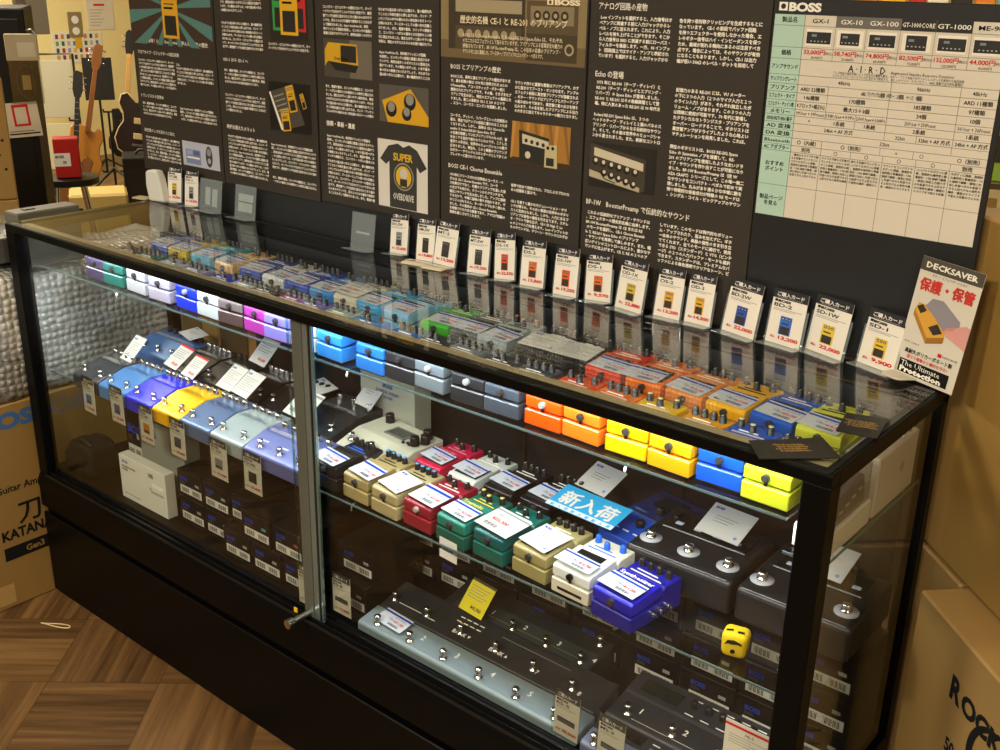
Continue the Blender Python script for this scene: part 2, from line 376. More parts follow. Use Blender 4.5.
# --- first poster
b = poster('', '', -.075, .229, .940, 1.46)
b.text(PM, '誕生40周年！Super OverDrive が歩んだ 40 年の歴史', -.047, 1.226, .0098, PT, fit=.252, bold=.02)
b.text(PM, 'フロアタイプ・エフェクターの誕生前夜', -.057, 1.2005, .0085, PT, fit=.156, bold=.015)
b.para(PM, OD[0] + OD[1], -.058, 1.189, .132, .0078, .0057, PT, 8); b.para(PM, 'した。\n' + OD[2], .086, 1.187, .126, .0078, .0057, PT, 7)
b.text(PM, 'トランジスタの目覚め', -.060, 1.105, .0085, PT, fit=.088, bold=.015)
b.para(PM, OD[3], -.057, 1.094, .130, .0078, .0057, PT, 6); b.para(PM, OD[1], .087, 1.094, .130, .0078, .0057, PT, 4)
b.text(PM, '真空管らしさを足もとに加え', -.060, 1.027, .0085, PT, fit=.118, bold=.015)
b.para(PM, OD[2] + OD[3], -.057, 1.017, .127, .0078, .0057, PT, 7)
p = tag(b.build('history_poster'), 'black history poster with a yellow pedal on a teal sunburst at its top', 'poster')
b = B(); b.rect(PM, -.075, 1.221, .224, 1.46, mat('3a2a22', .6), .0003)
for k in range(14):
    a0, a1 = 2 * math.pi * (k + .1) / 14, 2 * math.pi * (k + .52) / 14
    def edge(a):
        dx, dy = math.cos(a), math.sin(a); c = [9]
        if dx > 0: c.append((.224 - .078) / dx)
        if dx < 0: c.append((-.075 - .078) / dx)
        if dy > 0: c.append((1.46 - 1.30) / dy)
        if dy < 0: c.append((1.222 - 1.30) / dy)
        r = min(c); return (.078 + dx * r, 1.30 + dy * r)
    b.poly(PM, [(.078, 1.30), edge(a0), edge(a1)], mat('4f7f7c', .6), .0005)
mini_pedal(b, PM, .079, 1.29, .058, .104, 'd9a520', .0009)
b.build('sunburst_picture', p)
b = B(); b.rect(PM, .084, .967, .218, 1.021, mat('b9bfd2', .5), .0003)
b.rect(PM, .096, .972, .150, 1.004, mat('7d88b4', .5), .0005); b.rect(PM, .100, .992, .122, 1.002, mat('9aa6c8'), .0007); b.rect(PM, .124, .992, .146, 1.002, mat('56649a'), .0007); b.rect(PM, .100, .984, .146, .988, WHITE, .0007)
b.poly(PM, [(.181 + .0125 * math.cos(t * .3142), .994 + (.023 if math.sin(t * .3142) > 0 else .023) * math.sin(t * .3142)) for t in range(20)], mat('3b3f45'), .0005); b.disc(PM, .181, 1.004, .008, mat('8b929a'), .0007); b.disc(PM, .181, .985, .006, mat('a7adb2'), .0007)
b.build('blue_pedal_picture', p)
# --- second poster
b = poster('', '', .233, .541, .945, 1.46)
b.para(PM, OD[1], .258, 1.337, .128, .0078, .0057, PT, 6); b.para(PM, OD[2] + OD[0], .257, 1.281, .128, .0078, .0057, PT, 7)
b.text(PM, 'OD-1 から SD-1 へ', .255, 1.2025, .0088, PT, fit=.082, bold=.02)
b.para(PM, OD[3], .256, 1.187, .128, .0078, .0057, PT, 5); b.para(PM, OD[0], .254, 1.137, .128, .0078, .0057, PT, 6)
b.text(PM, '時代を超えたメリット', .253, 1.0645, .0095, PT, fit=.093, bold=.025)
b.para(PM, OD[2] + OD[1] + OD[3], .253, 1.051, .128, .0078, .0057, PT, 11); b.para(PM, OD[1] + OD[0], .397, 1.049, .134, .0078, .0057, PT, 7); b.para(PM, OD[3], .396, .981, .134, .0078, .0057, PT, 2)
b.para(PM, OD[0], .405, 1.247, .125, .0078, .0057, PT, 2)
p = tag(b.build('history_poster'), 'black history poster showing green, yellow and red pedals in a row', 'poster')
b = B(); b.rect(PM, .412, 1.252, .524, 1.40, mat('241f1a'), .0003)
mini_pedal(b, PM, .446, 1.318, .046, .095, '2f9a4a', .0006); mini_pedal(b, PM, .498, 1.318, .046, .095, 'c02a2a', .0006); mini_pedal(b, PM, .472, 1.313, .052, .100, 'e0ad1e', .0009)
b.build('three_pedals_picture', p)
b = B(); b.rect(PM, .398, 1.076, .524, 1.172, mat('14110e'), .0003)
b.poly(PM, [(.399, 1.150), (.404, 1.152), (.440, 1.079), (.433, 1.077)], WHITE, .0006); b.poly(PM, [(.405, 1.152), (.472, 1.171), (.505, 1.094), (.443, 1.079)], mat('4a463e'), .0006)
for k in range(4): b.poly(PM, [(.413 + k * .004, 1.143 - k * .009), (.445 + k * .004, 1.152 - k * .009), (.445 + k * .004, 1.149 - k * .009), (.413 + k * .004, 1.140 - k * .009)], mat('8f8a7c'), .0008)
mini_pedal(b, PM, .468, 1.142, .024, .052, 'd8a51c', .0010, 14); mini_pedal(b, PM, .448, 1.099, .026, .044, 'd8a51c', .0010, 8); mini_pedal(b, PM, .503, 1.14, .012, .03, 'c8981c', .0010, 20)
b.build('magazine_picture', p)
# --- third poster
b = poster('', '', .546, .866, .950, 1.46)
b.para(PM, OD[0] + OD[1], .570, 1.322, .128, .0078, .0057, PT, 7); b.para(PM, OD[2] + OD[3] + OD[0], .718, 1.322, .126, .0078, .0057, PT, 8)
b.para(PM, OD[3] + OD[2], .570, 1.178, .130, .0078, .0057, PT, 7); b.para(PM, OD[1] + OD[2], .719, 1.249, .124, .0078, .0057, PT, 6)
b.text(PM, '信頼・革新・遺産', .569, 1.1015, .0105, PT, fit=.080, bold=.03)
b.para(PM, OD[1] + OD[3], .569, 1.0845, .128, .0078, .0057, PT, 6); b.para(PM, OD[2] + OD[0] + OD[3], .568, 1.0355, .128, .0078, .0057, PT, 9)
p = tag(b.build('history_poster'), 'black history poster with a printed black T-shirt photo in its lower corner', 'poster')
b = B(); b.rect(PM, .569, 1.193, .700, 1.263, mat('4a443c'), .0003); b.rect(PM, .640, 1.194, .699, 1.262, mat('6e675c'), .0004); b.poly(PM, [(.582, 1.256), (.660, 1.255), (.663, 1.218), (.580, 1.222), (.571, 1.212), (.572, 1.243)], mat('d2a41f'), .0006); b.rect(PM, .616, 1.222, .658, 1.252, mat('252320'), .0008); b.text(PM, 'OverDrive', .597, 1.225, .009, INK, .0009, bold=.02); b.poly(PM, [(.583, 1.221), (.663, 1.217), (.655, 1.204), (.60, 1.206)], mat('1f1c18'), .0005)
b.build('pedal_side_picture', p)
b = B(); b.rect(PM, .717, 1.123, .841, 1.190, mat('57524b'), .0003); b.poly(PM, [(.724, 1.161), (.797, 1.186), (.841, 1.140), (.841, 1.123), (.738, 1.123)], mat('d9a41d'), .0005)
for x, y, r in ((.748, 1.147, .014), (.795, 1.163, .015), (.787, 1.141, .012)): b.disc(PM, x, y, r, mat('1b1a18'), .0007); b.disc(PM, x, y + .004, r * .66, mat('b9b5ae', .3, .5), .0008)
b.build('knob_picture', p)
b = B(); b.rect(PM, .710, .965, .838, 1.091, mat('dcd8cf'), .0003)
b.poly(PM, [(.763, 1.086), (.777, 1.080), (.792, 1.086), (.812, 1.078), (.836, 1.048), (.819, 1.038), (.811, 1.048), (.810, .966), (.740, .966), (.740, 1.052), (.732, 1.045), (.716, 1.054), (.738, 1.080)], mat('33312e', .8), .0005)
YL = mat('dcb326', .7); b.text(PM, 'SUPER', .776, 1.055, .019, YL, .0008, 'c', .03, fit=.050); b.disc(PM, .777, 1.026, .026, mat('8f8a80'), .0006, 28); b.disc(PM, .777, 1.026, .023, mat('33312e'), .0007, 28); b.disc(PM, .777, 1.026, .020, YL, .0008, 28); b.disc(PM, .777, 1.032, .010, mat('c9c4ba'), .0009); b.rect(PM, .768, 1.008, .786, 1.022, mat('33312e'), .0009)
b.text(PM, 'OVERDRIVE', .776, .982, .017, mat('cfcac0'), .0008, 'c', .03, fit=.054)
b.build('t_shirt_picture', p)
# --- fourth poster
b = poster('', '', .870, 1.178, .958, 1.46)
b.text(PM, 'BOSS とプリアンプの歴史', .894, 1.2285, .0105, PT, fit=.112, bold=.02)
b.para(PM, 'BOSS には、長年に渡るプリアンプの歴史があります。最も初期の物は 1974 年に発売された AC-100 Preamplifier。アコースティック・ギター用に開発されたプリアンプです。その後、さまざまなプリアンプを生み出し、現在のエフェクトの基礎となりました。第二の革新は CE-1 と 201 の２つで、エコー、コーラス・エンジンを搭載しました。', .894, 1.219, .131, .0075, .0059, PT, 7)
b.para(PM, 'サウンド作りに重要な要素はプリアンプで、かすかに歪ませてブースト・オンさせます。アンプのエフェクト前段に真空管プリアンプが搭載される。ギター・サウンドはプリアンプとパワーアンプの組み合わせで決まり、真空管に音の太さを持ち込みます。その名を冠したプリアンプによる出力の大きさに加えてキャラクターの魅力となりました。', 1.037, 1.218, .125, .0075, .0059, PT, 7)
b.para(PM, 'コーラス、ディレイ、リバーブといった空間系の音は、現在ではアンプの前段に置かれることも多くなりました。しかし、当時は CE-1 Chorus Ensemble と Roland RE-201 Space Echo などの名機が搭載していたプリアンプそのものが、音を太くする目的で使われていたのです。こうした音作りの手法は、世界中のミュージシャンの間で広まりました。現在も、この２機種のプリアンプはギター・サウンドのスタンダードとして多くのプレイヤーに愛されています。', .893, 1.153, .128, .0075, .0059, PT, 10)
b.text(PM, 'BOSS CE-1 Chorus Ensemble', .889, 1.0585, .0105, PT, fit=.124, bold=.02)
b.para(PM, '1976年にリリースされた世界初のコーラス・ペダルは CE-1 Chorus Ensemble です。コーラス効果だけでなく、内蔵のプリアンプを通した音の太さでも知られ、クリーンからクランチまで、幅広いサウンドを生み出しました。アンプに接続するだけで、中域に独特の張りが加わります。ギタリストはもちろん、キーボードでも多く使われました。その音色は CE-1 Chorus Ensemble を特徴づける大きな要素であり、アナログ回路の質感を感じさせてくれます。', .892, 1.0495, .125, .0075, .0059, PT, 11)
b.para(PM, '世界で初めて発売された、プロによるプロのための空間系と歪みで。', 1.033, 1.048, .122, .0075, .0059, PT, 2)
b.para(PM, 'CE-1 を使うと豊かなモジュレーション・サウンドが得られ、その太い質感は世界中のギタリストに支持されました。しかも、入力にあるプリアンプは音色の個性を引き立てます。ステレオ・アウトで音を広げ、CE-1 は High と Low の２つの入力を備えます。Low インプットからのサウンドは、クリーン・サウンドにわずかな歪みを加えます。', 1.033, 1.021, .121, .0075, .0059, PT, 7)
p = tag(b.build('amplifier_poster'), 'black poster headed by a sepia picture of an old echo unit', 'poster')
SEP = lambda h: mat(h, .6)
b = B(); b.rect(PM, .871, 1.247, 1.176, 1.40, SEP('8b7a55'), .0003); b.rect(PM, .871, 1.247, 1.176, 1.276, SEP('6e5d3e'), .0004)
b.rect(PM, .889, 1.262, 1.055, 1.352, SEP('3a3021'), .0006); b.rect(PM, .905, 1.322, 1.048, 1.342, SEP('a5987a'), .0008); b.rect(PM, .905, 1.262, 1.048, 1.300, SEP('4f432e'), .0008)
for k in range(7): b.disc(PM, .917 + k * .019, 1.288, .007, SEP('a5987a'), .0010)
b.rect(PM, 1.058, 1.276, 1.160, 1.344, SEP('574a33'), .0006); b.rect(PM, 1.066, 1.308, 1.152, 1.336, SEP('8b7c5c'), .0008); b.rect(PM, 1.058, 1.252, 1.160, 1.294, SEP('423723'), .0007)
for k in range(4): b.disc(PM, 1.080 + k * .018, 1.322, .0075, SEP('2c2417'), .0010); b.disc(PM, 1.080 + k * .018, 1.322, .0035, SEP('b3a684'), .0011)
b.disc(PM, 1.145, 1.272, .009, SEP('b3a684'), .0010); b.disc(PM, 1.145, 1.272, .006, SEP('423723'), .0011)
LT = mat('efe4c4', .7)
b.rect(PM, 1.099, 1.3385, 1.111, 1.3465, LT, .0012); b.disc(PM, 1.105, 1.3425, .003, SEP('574a33'), .0013, 8)
b.text(PM, 'BOSS', 1.114, 1.339, .0105, LT, .0012, bold=.05, fit=.049)
b.text(PM, '歴史的名機 CE-1 と RE-201 のプリアンプ', .916, 1.305, .0135, LT, .0013, bold=.02, fit=.224)
for i, s_ in enumerate(('BOSS CE-1 Chorus Ensemble と Roland RE-201 Space Echo は、それぞれ', 'メカニカルなエフェクトとして知られていますが、プリアンプによる音質変化も魅力の', '評価されています。BP-1W Booster/Preamp は、この往年の名機のプリアンプ・', 'サウンドを１台に凝縮した、ブースター／プリアンプのコンパクト・ペダルです。')):
    b.text(PM, s_, .922, 1.2825 - i * .0088, .0078, LT, .0013, bold=.02, fit=(.21, .21, .206, .172)[i])
b.build('echo_unit_picture', p)
b = B(); b.rect(PM, 1.033, 1.082, 1.154, 1.153, SEP('a8762f'), .0003)
for k in range(8): b.poly(PM, [(1.034 + k * .015, 1.153), (1.041 + k * .015, 1.153), (1.034 + k * .015 + (.01 if k % 2 else -.006) + .006, 1.092), (1.032 + k * .015 + (.01 if k % 2 else -.006) + .004, 1.092)], SEP('8a5f24' if k % 2 else 'c08c3c'), .0005)
b.rect(PM, 1.033, 1.082, 1.154, 1.094, SEP('3b2a18'), .0006); b.poly(PM, [(1.048, 1.140), (1.112, 1.131), (1.112, 1.085), (1.050, 1.090)], SEP('23221d'), .0008); b.poly(PM, [(1.055, 1.134), (1.111, 1.126), (1.111, 1.113), (1.056, 1.118)], SEP('cfc7ae'), .0010)
for k in range(4): b.disc(PM, 1.064 + k * .012, 1.1235 - k * .0014, .0035, SEP('23221d'), .0012, 10)
b.disc(PM, 1.068, 1.100, .006, SEP('cfc7ae'), .0010, 12); b.poly(PM, [(1.104, 1.120), (1.128, 1.122), (1.130, 1.084), (1.103, 1.084)], SEP('c4b98f'), .0012); b.rect(PM, 1.107, 1.087, 1.123, 1.100, SEP('23221d'), .0014); b.disc(PM, 1.110, 1.116, .003, INK, .0014, 10); b.disc(PM, 1.120, 1.116, .003, INK, .0014, 10)
b.build('preamp_picture', p)
# --- fifth poster
b = poster('', '', 1.182, 1.4845, .885, 1.46)
b.text(PM, 'アナログ回路の産物', 1.198, 1.336, .0115, PT, fit=.086, bold=.02)
RP = dict(pitch=.0080, size=.0063, m=PT)
def para2(x, y, wd, t, n): b.para(PM, t, x, y, wd, RP['pitch'], RP['size'], RP['m'], n)
para2(1.200, 1.327, .126, ' Low インプットを選択すると、入力信号はオペアンプに到達する前に入力ジャックからレベル・ノブに送られます。これにより、入力レベルを持ち上げることができます。そこから入力信号は BBD に到達する前にローパス・フィルターを通過します。一方、Hi インプット（回路図上ではマイク・アンプと表記されています）を選択すると、入力ジャックからレベル・ノブを経て、Low インプットの場合にはない、シングル・トランジスタ・ブースト回路に接続します。これが、豊かな音', 8)
para2(1.340, 1.327, .128, '色を持つ非対称クリッピングを生成するもとになっています。 CE-1 の前段でバッファ回路を持つエフェクターを使用しなかった場合、エレキギター信号はハイ・インピーダンスを保つため、高域が削れる傾向にあるのは注目すべき点です。場合によっては、そのサウンドが有効になることもあります。しかし、CE-1 は出力端が低い 50kΩ のレベル・ポットを採用しているので、一般的にはロー・インピーダンスの入力信号で、ハイ落ちを避ける方が良いとされています。', 8)
b.text(PM, 'Echo の登場', 1.197, 1.2365, .0115, PT, fit=.052, bold=.02)
para2(1.198, 1.231, .126, ' 1973 年に RE-100（テープ・ディレイ）と RE-200（テープ・ディレイとスプリング・リバーブ）の Space Echo が登場しました。RE-101 と RE-201 はその後継機種として登場。特に人気のあった RE-201 は 90 年代まで製造が続けられました。', 5)
para2(1.196, 1.182, .126, ' Roland RE-201 Space Echo は、３つのヘッドのテープ・ディレイと２個のバネのスプリング・リバーブからなる伝説的なサウンド、そして、その音は世界中のミュージシャンから愛されました。また、斬新なコントロールによる音楽制作に制限のない創造性をもたらしてくれました。', 5)
para2(1.341, 1.230, .124, ' 記憶力のある RE-201 には、VU メーターの下に３つの入力（２つのマイク入力と１つのライン入力）があり、それぞれ独立したボリューム・ノブがあります。この３つの入力は同時に使用が可能です。70 年代に登場したクラシカルなトランジスタ・プリアンプをオーバー・ロードすることで、ギタリストは真空管アンプがドライブしたような心地よいサチュレーションを発見しました。これは、繊細な場合にコンプレッションにより唯一無二のサウンド・キャラクターを音色に加えられました。', 9)
para2(1.339, 1.147, .124, '現在のギタリストは、BOSS RE-202 Space Echo の Saturation ノブを搭載して、RE-201 のプリアンプを使用したような太いドライブ・サウンドを作り出すことが可能になりました。BP-1W Booster/Preamp は（技 WAZA CRAFT）シリーズとして、この唯一無二なサウンドをコンパクト・ペダルで初めて実現しました。丸みがあり滑らかな中域に艶を持つ特徴的な倍音成分が特徴の RE モードは、シングル・コイル・ピックアップのサウンドに太さを加え、ハムバッカー・ピックアップであれば、よりカラフルで存在感のあるサウンドに仕上げてくれます。', 10)
b.text(PM, 'BP-1W　BoosterPreamp で伝統的なサウンド', 1.191, 1.036, .0115, PT, fit=.191, bold=.015)
para2(1.192, 1.026, .123, ' これらの伝説的なプリアンプ・サウンドは、エフェクターの歴史的名機に由来します。BP-1W Booster/Preamp は CE または RE のモードを選択し、CE-1 Chorus Ensemble と RE-201 Space Echo のプリアンプ・サウンドを再現して楽しめます。また、幅広いゲインのコントロールにより、豊かなサウンドに仕上げます。CE と RE の２つのプリアンプ・サウンドに加え、BP-1W は NAT（ナチュラル）モードも搭載', 8)
para2(1.331, 1.026, .125, 'しています。このモードは現代的なボリューム・アップされたり、歪みを加えずに、ギター本来のサウンド、楽器の個性のまま引き立ててくれます。全てのモードに適切で、使用できる STD（スタンダード）と VTG（ビンテージ）の２つの入力バッファ・モードも選択できます。スタンダードは、プレミアムなバッファによる無色透明でクリアなトーン、ビンテージでは、豊かなエコー・ルーム・フィールのニュアンスを引き出すことができます。', 8)
p = tag(b.build('amplifier_poster'), 'black poster of text paragraphs with a tilted photo of a knob panel', 'poster')
b = B(); b.rect(PM, 1.193, 1.066, 1.317, 1.136, SEP('17140f'), .0003); b.poly(PM, [(1.194, 1.134), (1.299, 1.118), (1.299, 1.070), (1.290, 1.066), (1.194, 1.080)], SEP('3f372a'), .0005); b.poly(PM, [(1.202, 1.128), (1.295, 1.112), (1.295, 1.100), (1.202, 1.115)], SEP('cfc6b0'), .0007)
for k in range(6): b.disc(PM, 1.205 + k * .015, 1.106 - k * .002, .0062, SEP('0f0d0a'), .0008, 12); b.disc(PM, 1.206 + k * .015, 1.108 - k * .002, .0034, SEP('d8d0ba'), .0009, 10)
for k in range(5): b.disc(PM, 1.222 + k * .014, 1.089 - k * .003, .0058, SEP('0f0d0a'), .0008, 12); b.disc(PM, 1.223 + k * .014, 1.091 - k * .003, .0030, SEP('d8d0ba'), .0009, 10)
b.poly(PM, [(1.194, 1.092), (1.290, 1.074), (1.290, 1.067), (1.194, 1.081)], SEP('b9af96'), .0006); b.tube([(1.215, YP - .006, 1.09), (1.225, YP - .006, 1.080), (1.245, YP - .006, 1.076)], .0008, BLACK, 5)
b.build('panel_picture', p)
# --- the comparison table on its black board
b = B(); b.box((1.4875, .384, .8825), (1.803, .391, 1.3595), mat('17181b', .5), .001)
TB = frame((0, .3838, 0), (1, 0, 0), (0, 0, 1))
b.rect(TB, 1.4955, 1.3435, 1.508, 1.3545, PRINTW, .0004); b.disc(TB, 1.5018, 1.349, .0036, mat('17181b'), .0006, 10); b.text(TB, 'BOSS', 1.510, 1.3437, .0145, PRINTW, .0004, bold=.05, fit=.046)
p = tag(b.build('comparison_board'), 'black board carrying a printed product comparison table', 'board')
b = B(); XC = [1.491, 1.535, 1.579, 1.621, 1.665, 1.709, 1.753, 1.796]
ZR = [1.339, 1.325, 1.297, 1.282, 1.261, 1.249, 1.238, 1.227, 1.216, 1.207, 1.197, 1.187, 1.177, 1.167, 1.158, 1.110, 1.066]
TBm = mat('d8d2c6', .65, 0, .2); b.rect(TB, 1.491, 1.066, 1.796, 1.339, TBm, .0004); b.rect(TB, 1.491, 1.066, XC[1], 1.339, mat('b2d4c8', .65, 0, .2), .0006)
b.rect(TB, XC[2], ZR[1], XC[4], ZR[0], mat('6a6864'), .0006); b.rect(TB, XC[4], ZR[1], XC[6], ZR[0], mat('1c1b1b'), .0006)
LN = mat('77736b', .8, 0, .1)
for z in ZR[1:-1]: b.rect(TB, 1.491, z - .00025, XC[1], z + .00025, LN, .0008)
for i in (1, 2, 3, 4, 5, 6, 7, 8, 9, 10, 11, 12, 13, 14, 15): b.rect(TB, XC[1], ZR[i] - .00025, 1.796, ZR[i] + .00025, LN, .0008)
b.rect(TB, XC[1] - .0003, 1.066, XC[1] + .0003, 1.339, LN, .0008)
def vl(x, i0, i1): b.rect(TB, x - .00025, ZR[i1], x + .00025, ZR[i0], LN, .0008)
for x in XC[2:7]: vl(x, 0, 3); vl(x, 13, 16)
vl(1.663, 4, 5); vl(1.751, 4, 12); vl(XC[2], 5, 9); vl(1.663, 5, 11); vl(1.621, 8, 10); vl(1.705, 10, 11); vl(XC[2], 12, 13); vl(1.660, 12, 13); vl(1.704, 12, 13)
TI = mat('4a4640', .8, 0, .1)
for s_, i in (('製品名', 0), ('価格', 2), ('アンプサウンド', 3), ('サンプリングレート', 4), ('プリアンプ', 5), ('エフェクト・タイプ', 6), ('エフェクト・チェイン数', 7), ('メモリー', 8), ('SEND/RETURN 端子', 9), ('AD 変換', 10), ('DA 変換', 11), ('Bluetooth', 12), ('AC アダプター', 13)):
    zc = (ZR[i] + ZR[i + 1]) / 2; n = len(s_); b.text(TB, s_, 1.513, zc - .0026, .0068 if i not in (0, 2) else .0078, INK, .0009, 'c', .01, fit=min(.038, n * .0072))
for s_, z in (('おすすめ', 1.137), ('ポイント', 1.129), ('製品ページ', 1.089), ('を見る', 1.081)): b.text(TB, s_, 1.513, z, .0072, INK, .0009, 'c', .01)
for k, (n_, p_, q_) in enumerate((('GX-1', '33,000円', '30,000円'), ('GX-10', '58,740円', '53,400円'), ('GX-100', '74,800円', '68,000円'), ('GT-1000CORE', '82,500円', '75,000円'), ('GT-1000', '132,000円', '120,000円'), ('ME-90', '44,000円', '40,000円'))):
    xc = (XC[k + 1] + XC[k + 2]) / 2; b.text(TB, n_, xc, 1.3293, .0078, INK if k in (0, 5) else PRINTW, .0009, 'c', .012, fit=(.022, .029, .037, .041, .040, .029)[k])
    b.rect(TB, xc - .018, 1.300, xc + .018, 1.3215, mat('efeae0'), .0008); hh = .009 if k == 3 else .0075; b.rect(TB, xc - (.013 if k in (1, 3) else .017), 1.3105 - hh, xc + (.013 if k in (1, 3) else .017), 1.3105 + hh, mat('222224'), .0010); b.rect(TB, xc - .010, 1.312, xc - .003, 1.315, mat('7c8a96'), .0012)
    for j in range(5): b.rect(TB, xc - .011 + j * .005, 1.3055, xc - .009 + j * .005, 1.307, mat('b5b2ac'), .0012)
    b.text(TB, p_, xc - .004, 1.2895, .0074, RED, .0009, 'c', .02, fit=.030); b.text(TB, '(税込)', xc + .016, 1.2897, .0042, TI, .0009, 'c'); b.text(TB, q_, xc, 1.2835, .0045, TI, .0009, 'c')
b.text(TB, 'A · I · R · D', 1.628, 1.2700, .0125, INK, .0009, 'c', .01, fit=.050); b.text(TB, 'Augmented Impulse Response Dynamics', 1.660, 1.2708, .0055, TI, .0009, fit=.080)
b.text(TB, 'アンプ内部の相互作用によって生まれる重要な働き、ギター・アンプ本来のサウンドとレスポンスを再現する独自技術', 1.668, 1.2662, .0042, TI, .0009, 'c', fit=.170); b.text(TB, 'とその上でスピーカーとマイクに至るまで統合する、新しいサウンド・テクノロジー。AIRD 搭載で出力先も最適化。', 1.668, 1.2622, .0042, TI, .0009, 'c', fit=.170)
for s_, x, i in (('48kHz', 1.60, 4), ('96kHz', 1.705, 4), ('48kHz', 1.774, 4), ('ARD 23種類', 1.557, 5), ('ARD プリアンプ32種類（ギター：23種類、ベース：9種類）', 1.665, 5), ('ARD 11種類', 1.774, 5), ('146種類', 1.557, 6), ('170種類', 1.621, 6), ('185種類', 1.707, 6), ('97種類', 1.774, 6), ('8ブロック+補正EQ', 1.557, 7), ('最大15＋3個', 1.621, 7), ('24個', 1.707, 7), ('10個', 1.774, 7), ('99User + 99Preset', 1.557, 8), ('198User+99Pr', 1.600, 8), ('200User+100Pr', 1.642, 8), ('250User + 250Preset', 1.707, 8), ('36User + 36Preset', 1.774, 8), ('×', 1.557, 9), ('1系統', 1.600, 9), ('1系統', 1.642, 9), ('2系統', 1.707, 9), ('1系統', 1.774, 9), ('24bit + AF 方式', 1.600, 10), ('32bit', 1.684, 10), ('32bit + AF 方式', 1.728, 10), ('24bit + AF 方式', 1.774, 10), ('32bit', 1.665, 11), ('○（内蔵）', 1.557, 12), ('○（別売）', 1.620, 12), ('×', 1.682, 12), ('○', 1.715, 12), ('○（別売）', 1.774, 12), ('別売', 1.557, 13), ('○', 1.600, 13), ('○', 1.643, 13), ('○', 1.687, 13), ('○', 1.731, 13), ('別売', 1.774, 13)):
    zc = (ZR[i] + ZR[i + 1]) / 2; b.text(TB, s_, x, zc - .0024, .0066, TI, .0009, 'c', .005, fit=min(.040, .0050 * len(s_)) if len(s_) > 9 and len(s_) < 20 else (.080 if len(s_) >= 20 else None))
RT = '・練習からライブまで使える定番サウンドをコンパクトなボディに搭載、直感的な操作性と軽量設計・USB 接続で編集・録音に対応し外部ペダルも拡張できる上位モデルの音色を継承'
for k in range(6): b.para(TB, RT[k * 5:] + RT, XC[k + 1] + .002, 1.1565, .040, .0046, .0036, TI, 7, .005, .0009)
b.build('printed_table', p)

# ================================================================== EFFECT PEDALS
PW, PL, PH = .063, .110, .052
def pedal(label, x, y, z, col, group, kn=3, cap=None, word=None, wcol=PRINTW, rz=0, w=PW, screw='4a4a4c', top=None, base=None, pad=True, knobcol=None, gloss=.28, jacks=False, lcd=False, slot=False):
    c = mat(col, gloss, 0, .5, (220, .06)); cb = mat(base, gloss, 0, .5) if base else c
    t = thing('effect_pedal', label, 'effect pedal', (x, y, z), rz, group)
    h = PH; L = PL; x0, x1 = 0, w
    b = B(); b.prism([(0, .0015), (0, .46 * h), (.004, .47 * h), (.60 * L, .47 * h), (.62 * L, .80 * h), (.66 * L, .88 * h), (.98 * L, .90 * h), (L, .84 * h), (L, .0015)], x0, x1, cb, 'x', .0014)
    b.box((x0 + .002, .002, 0), (x1 - .002, L - .002, .0015), RUBBER)
    if slot: b.box((x0 + .012, -.0006, .0085), (x1 - .012, .001, .0130), BLACK)
    for i in range(2): b.box((x0 + .008 + i * .006, .67 * L + i * .008, .885 * h), (x1 - .010 - i * .012, .67 * L + i * .008 + .0016, .905 * h), wcol)
    bo = b.build('body', t)
    tp = mat(top, gloss, 0, .5) if top else c
    b = B(); b.prism([(.0015, .53 * h), (.0015, .82 * h), (.006, .88 * h), (.56 * L, .98 * h), (.60 * L, .94 * h), (.60 * L, .66 * h), (.10 * L, .52 * h)], x0 + .0006, x1 - .0006, tp, 'x', .0016, None, 2)
    if word:
        M = frame((x0 + .006, .47 * L, .972 * h), (1, 0, 0), (0, 1, .10)); b.text(M, word, 0, 0, .0105, wcol, .0004, bold=.02, fit=min(w - .012, .0062 * len(word)))
    tr = b.build('treadle', t)
    if pad and not lcd:
        b = B(); M = frame((x0 + w / 2, 0, .868 * h), (1, 0, 0), (0, 1, .093)); b.box((-w * .40, .10 * L, .0002), (w * .40, .45 * L, .0016), RUBBER, .0006, M); b.build('rubber_pad', tr)
    if lcd:
        M = frame((x0 + w / 2, 0, .872 * h), (1, 0, 0), (0, 1, .093)); b = B(); b.box((-w * .33, .34 * L, .0002), (w * .33, .50 * L, .0012), BLACK, 0, M); b.build('display_window', tr)
    b = B(); b.cyl((x0 + w / 2, .002, .70 * h), (x0 + w / 2, -.0035, .70 * h), .0050, mat(screw, .3, .5), n=14); b.cyl((x0 + w / 2, -.0035, .70 * h), (x0 + w / 2, -.0048, .70 * h), .0036, mat(screw, .3, .5), n=14); b.box((x0 + w / 2 - .002, -.0005, .5 * h), (x0 + w / 2 + .002, .0014, .62 * h), BLACK); b.build('thumbscrew', tr)
    for k in range(kn):
        kx = x0 + w * (.5 if kn == 1 else .17 + .66 * k / (kn - 1)); ky = L * (.86 if (kn < 4 and k % 2 == 0) or kn >= 4 else .78)
        b = B(); km = mat(knobcol, .3) if knobcol else KNOBM; b.lathe([(0, .0105), (.0036, .0105), (.0044, .0095), (.0050, .001), (.0054, 0)], km, (kx, ky, .90 * h), 12)
        if cap: b.lathe([(0, .0112), (.0034, .0112), (.0037, .0104)], mat(cap, .3), (kx, ky, .90 * h), 12)
        else: b.box((kx - .0006, ky - .004, .90 * h + .0104), (kx + .0006, ky, .90 * h + .0109), PRINTW)
        b.build('knob', t)
    if jacks:
        for k, yy in enumerate((.40, .55, .70)):
            b = B(); b.cyl((x1, yy * L, .30 * h), (x1 + .005, yy * L, .30 * h), .0046, CHROME, n=14); b.cyl((x1 + .005, yy * L, .30 * h), (x1 + .009, yy * L, .30 * h), .0030, CHROME, n=12); b.build('jack', bo)
    return t

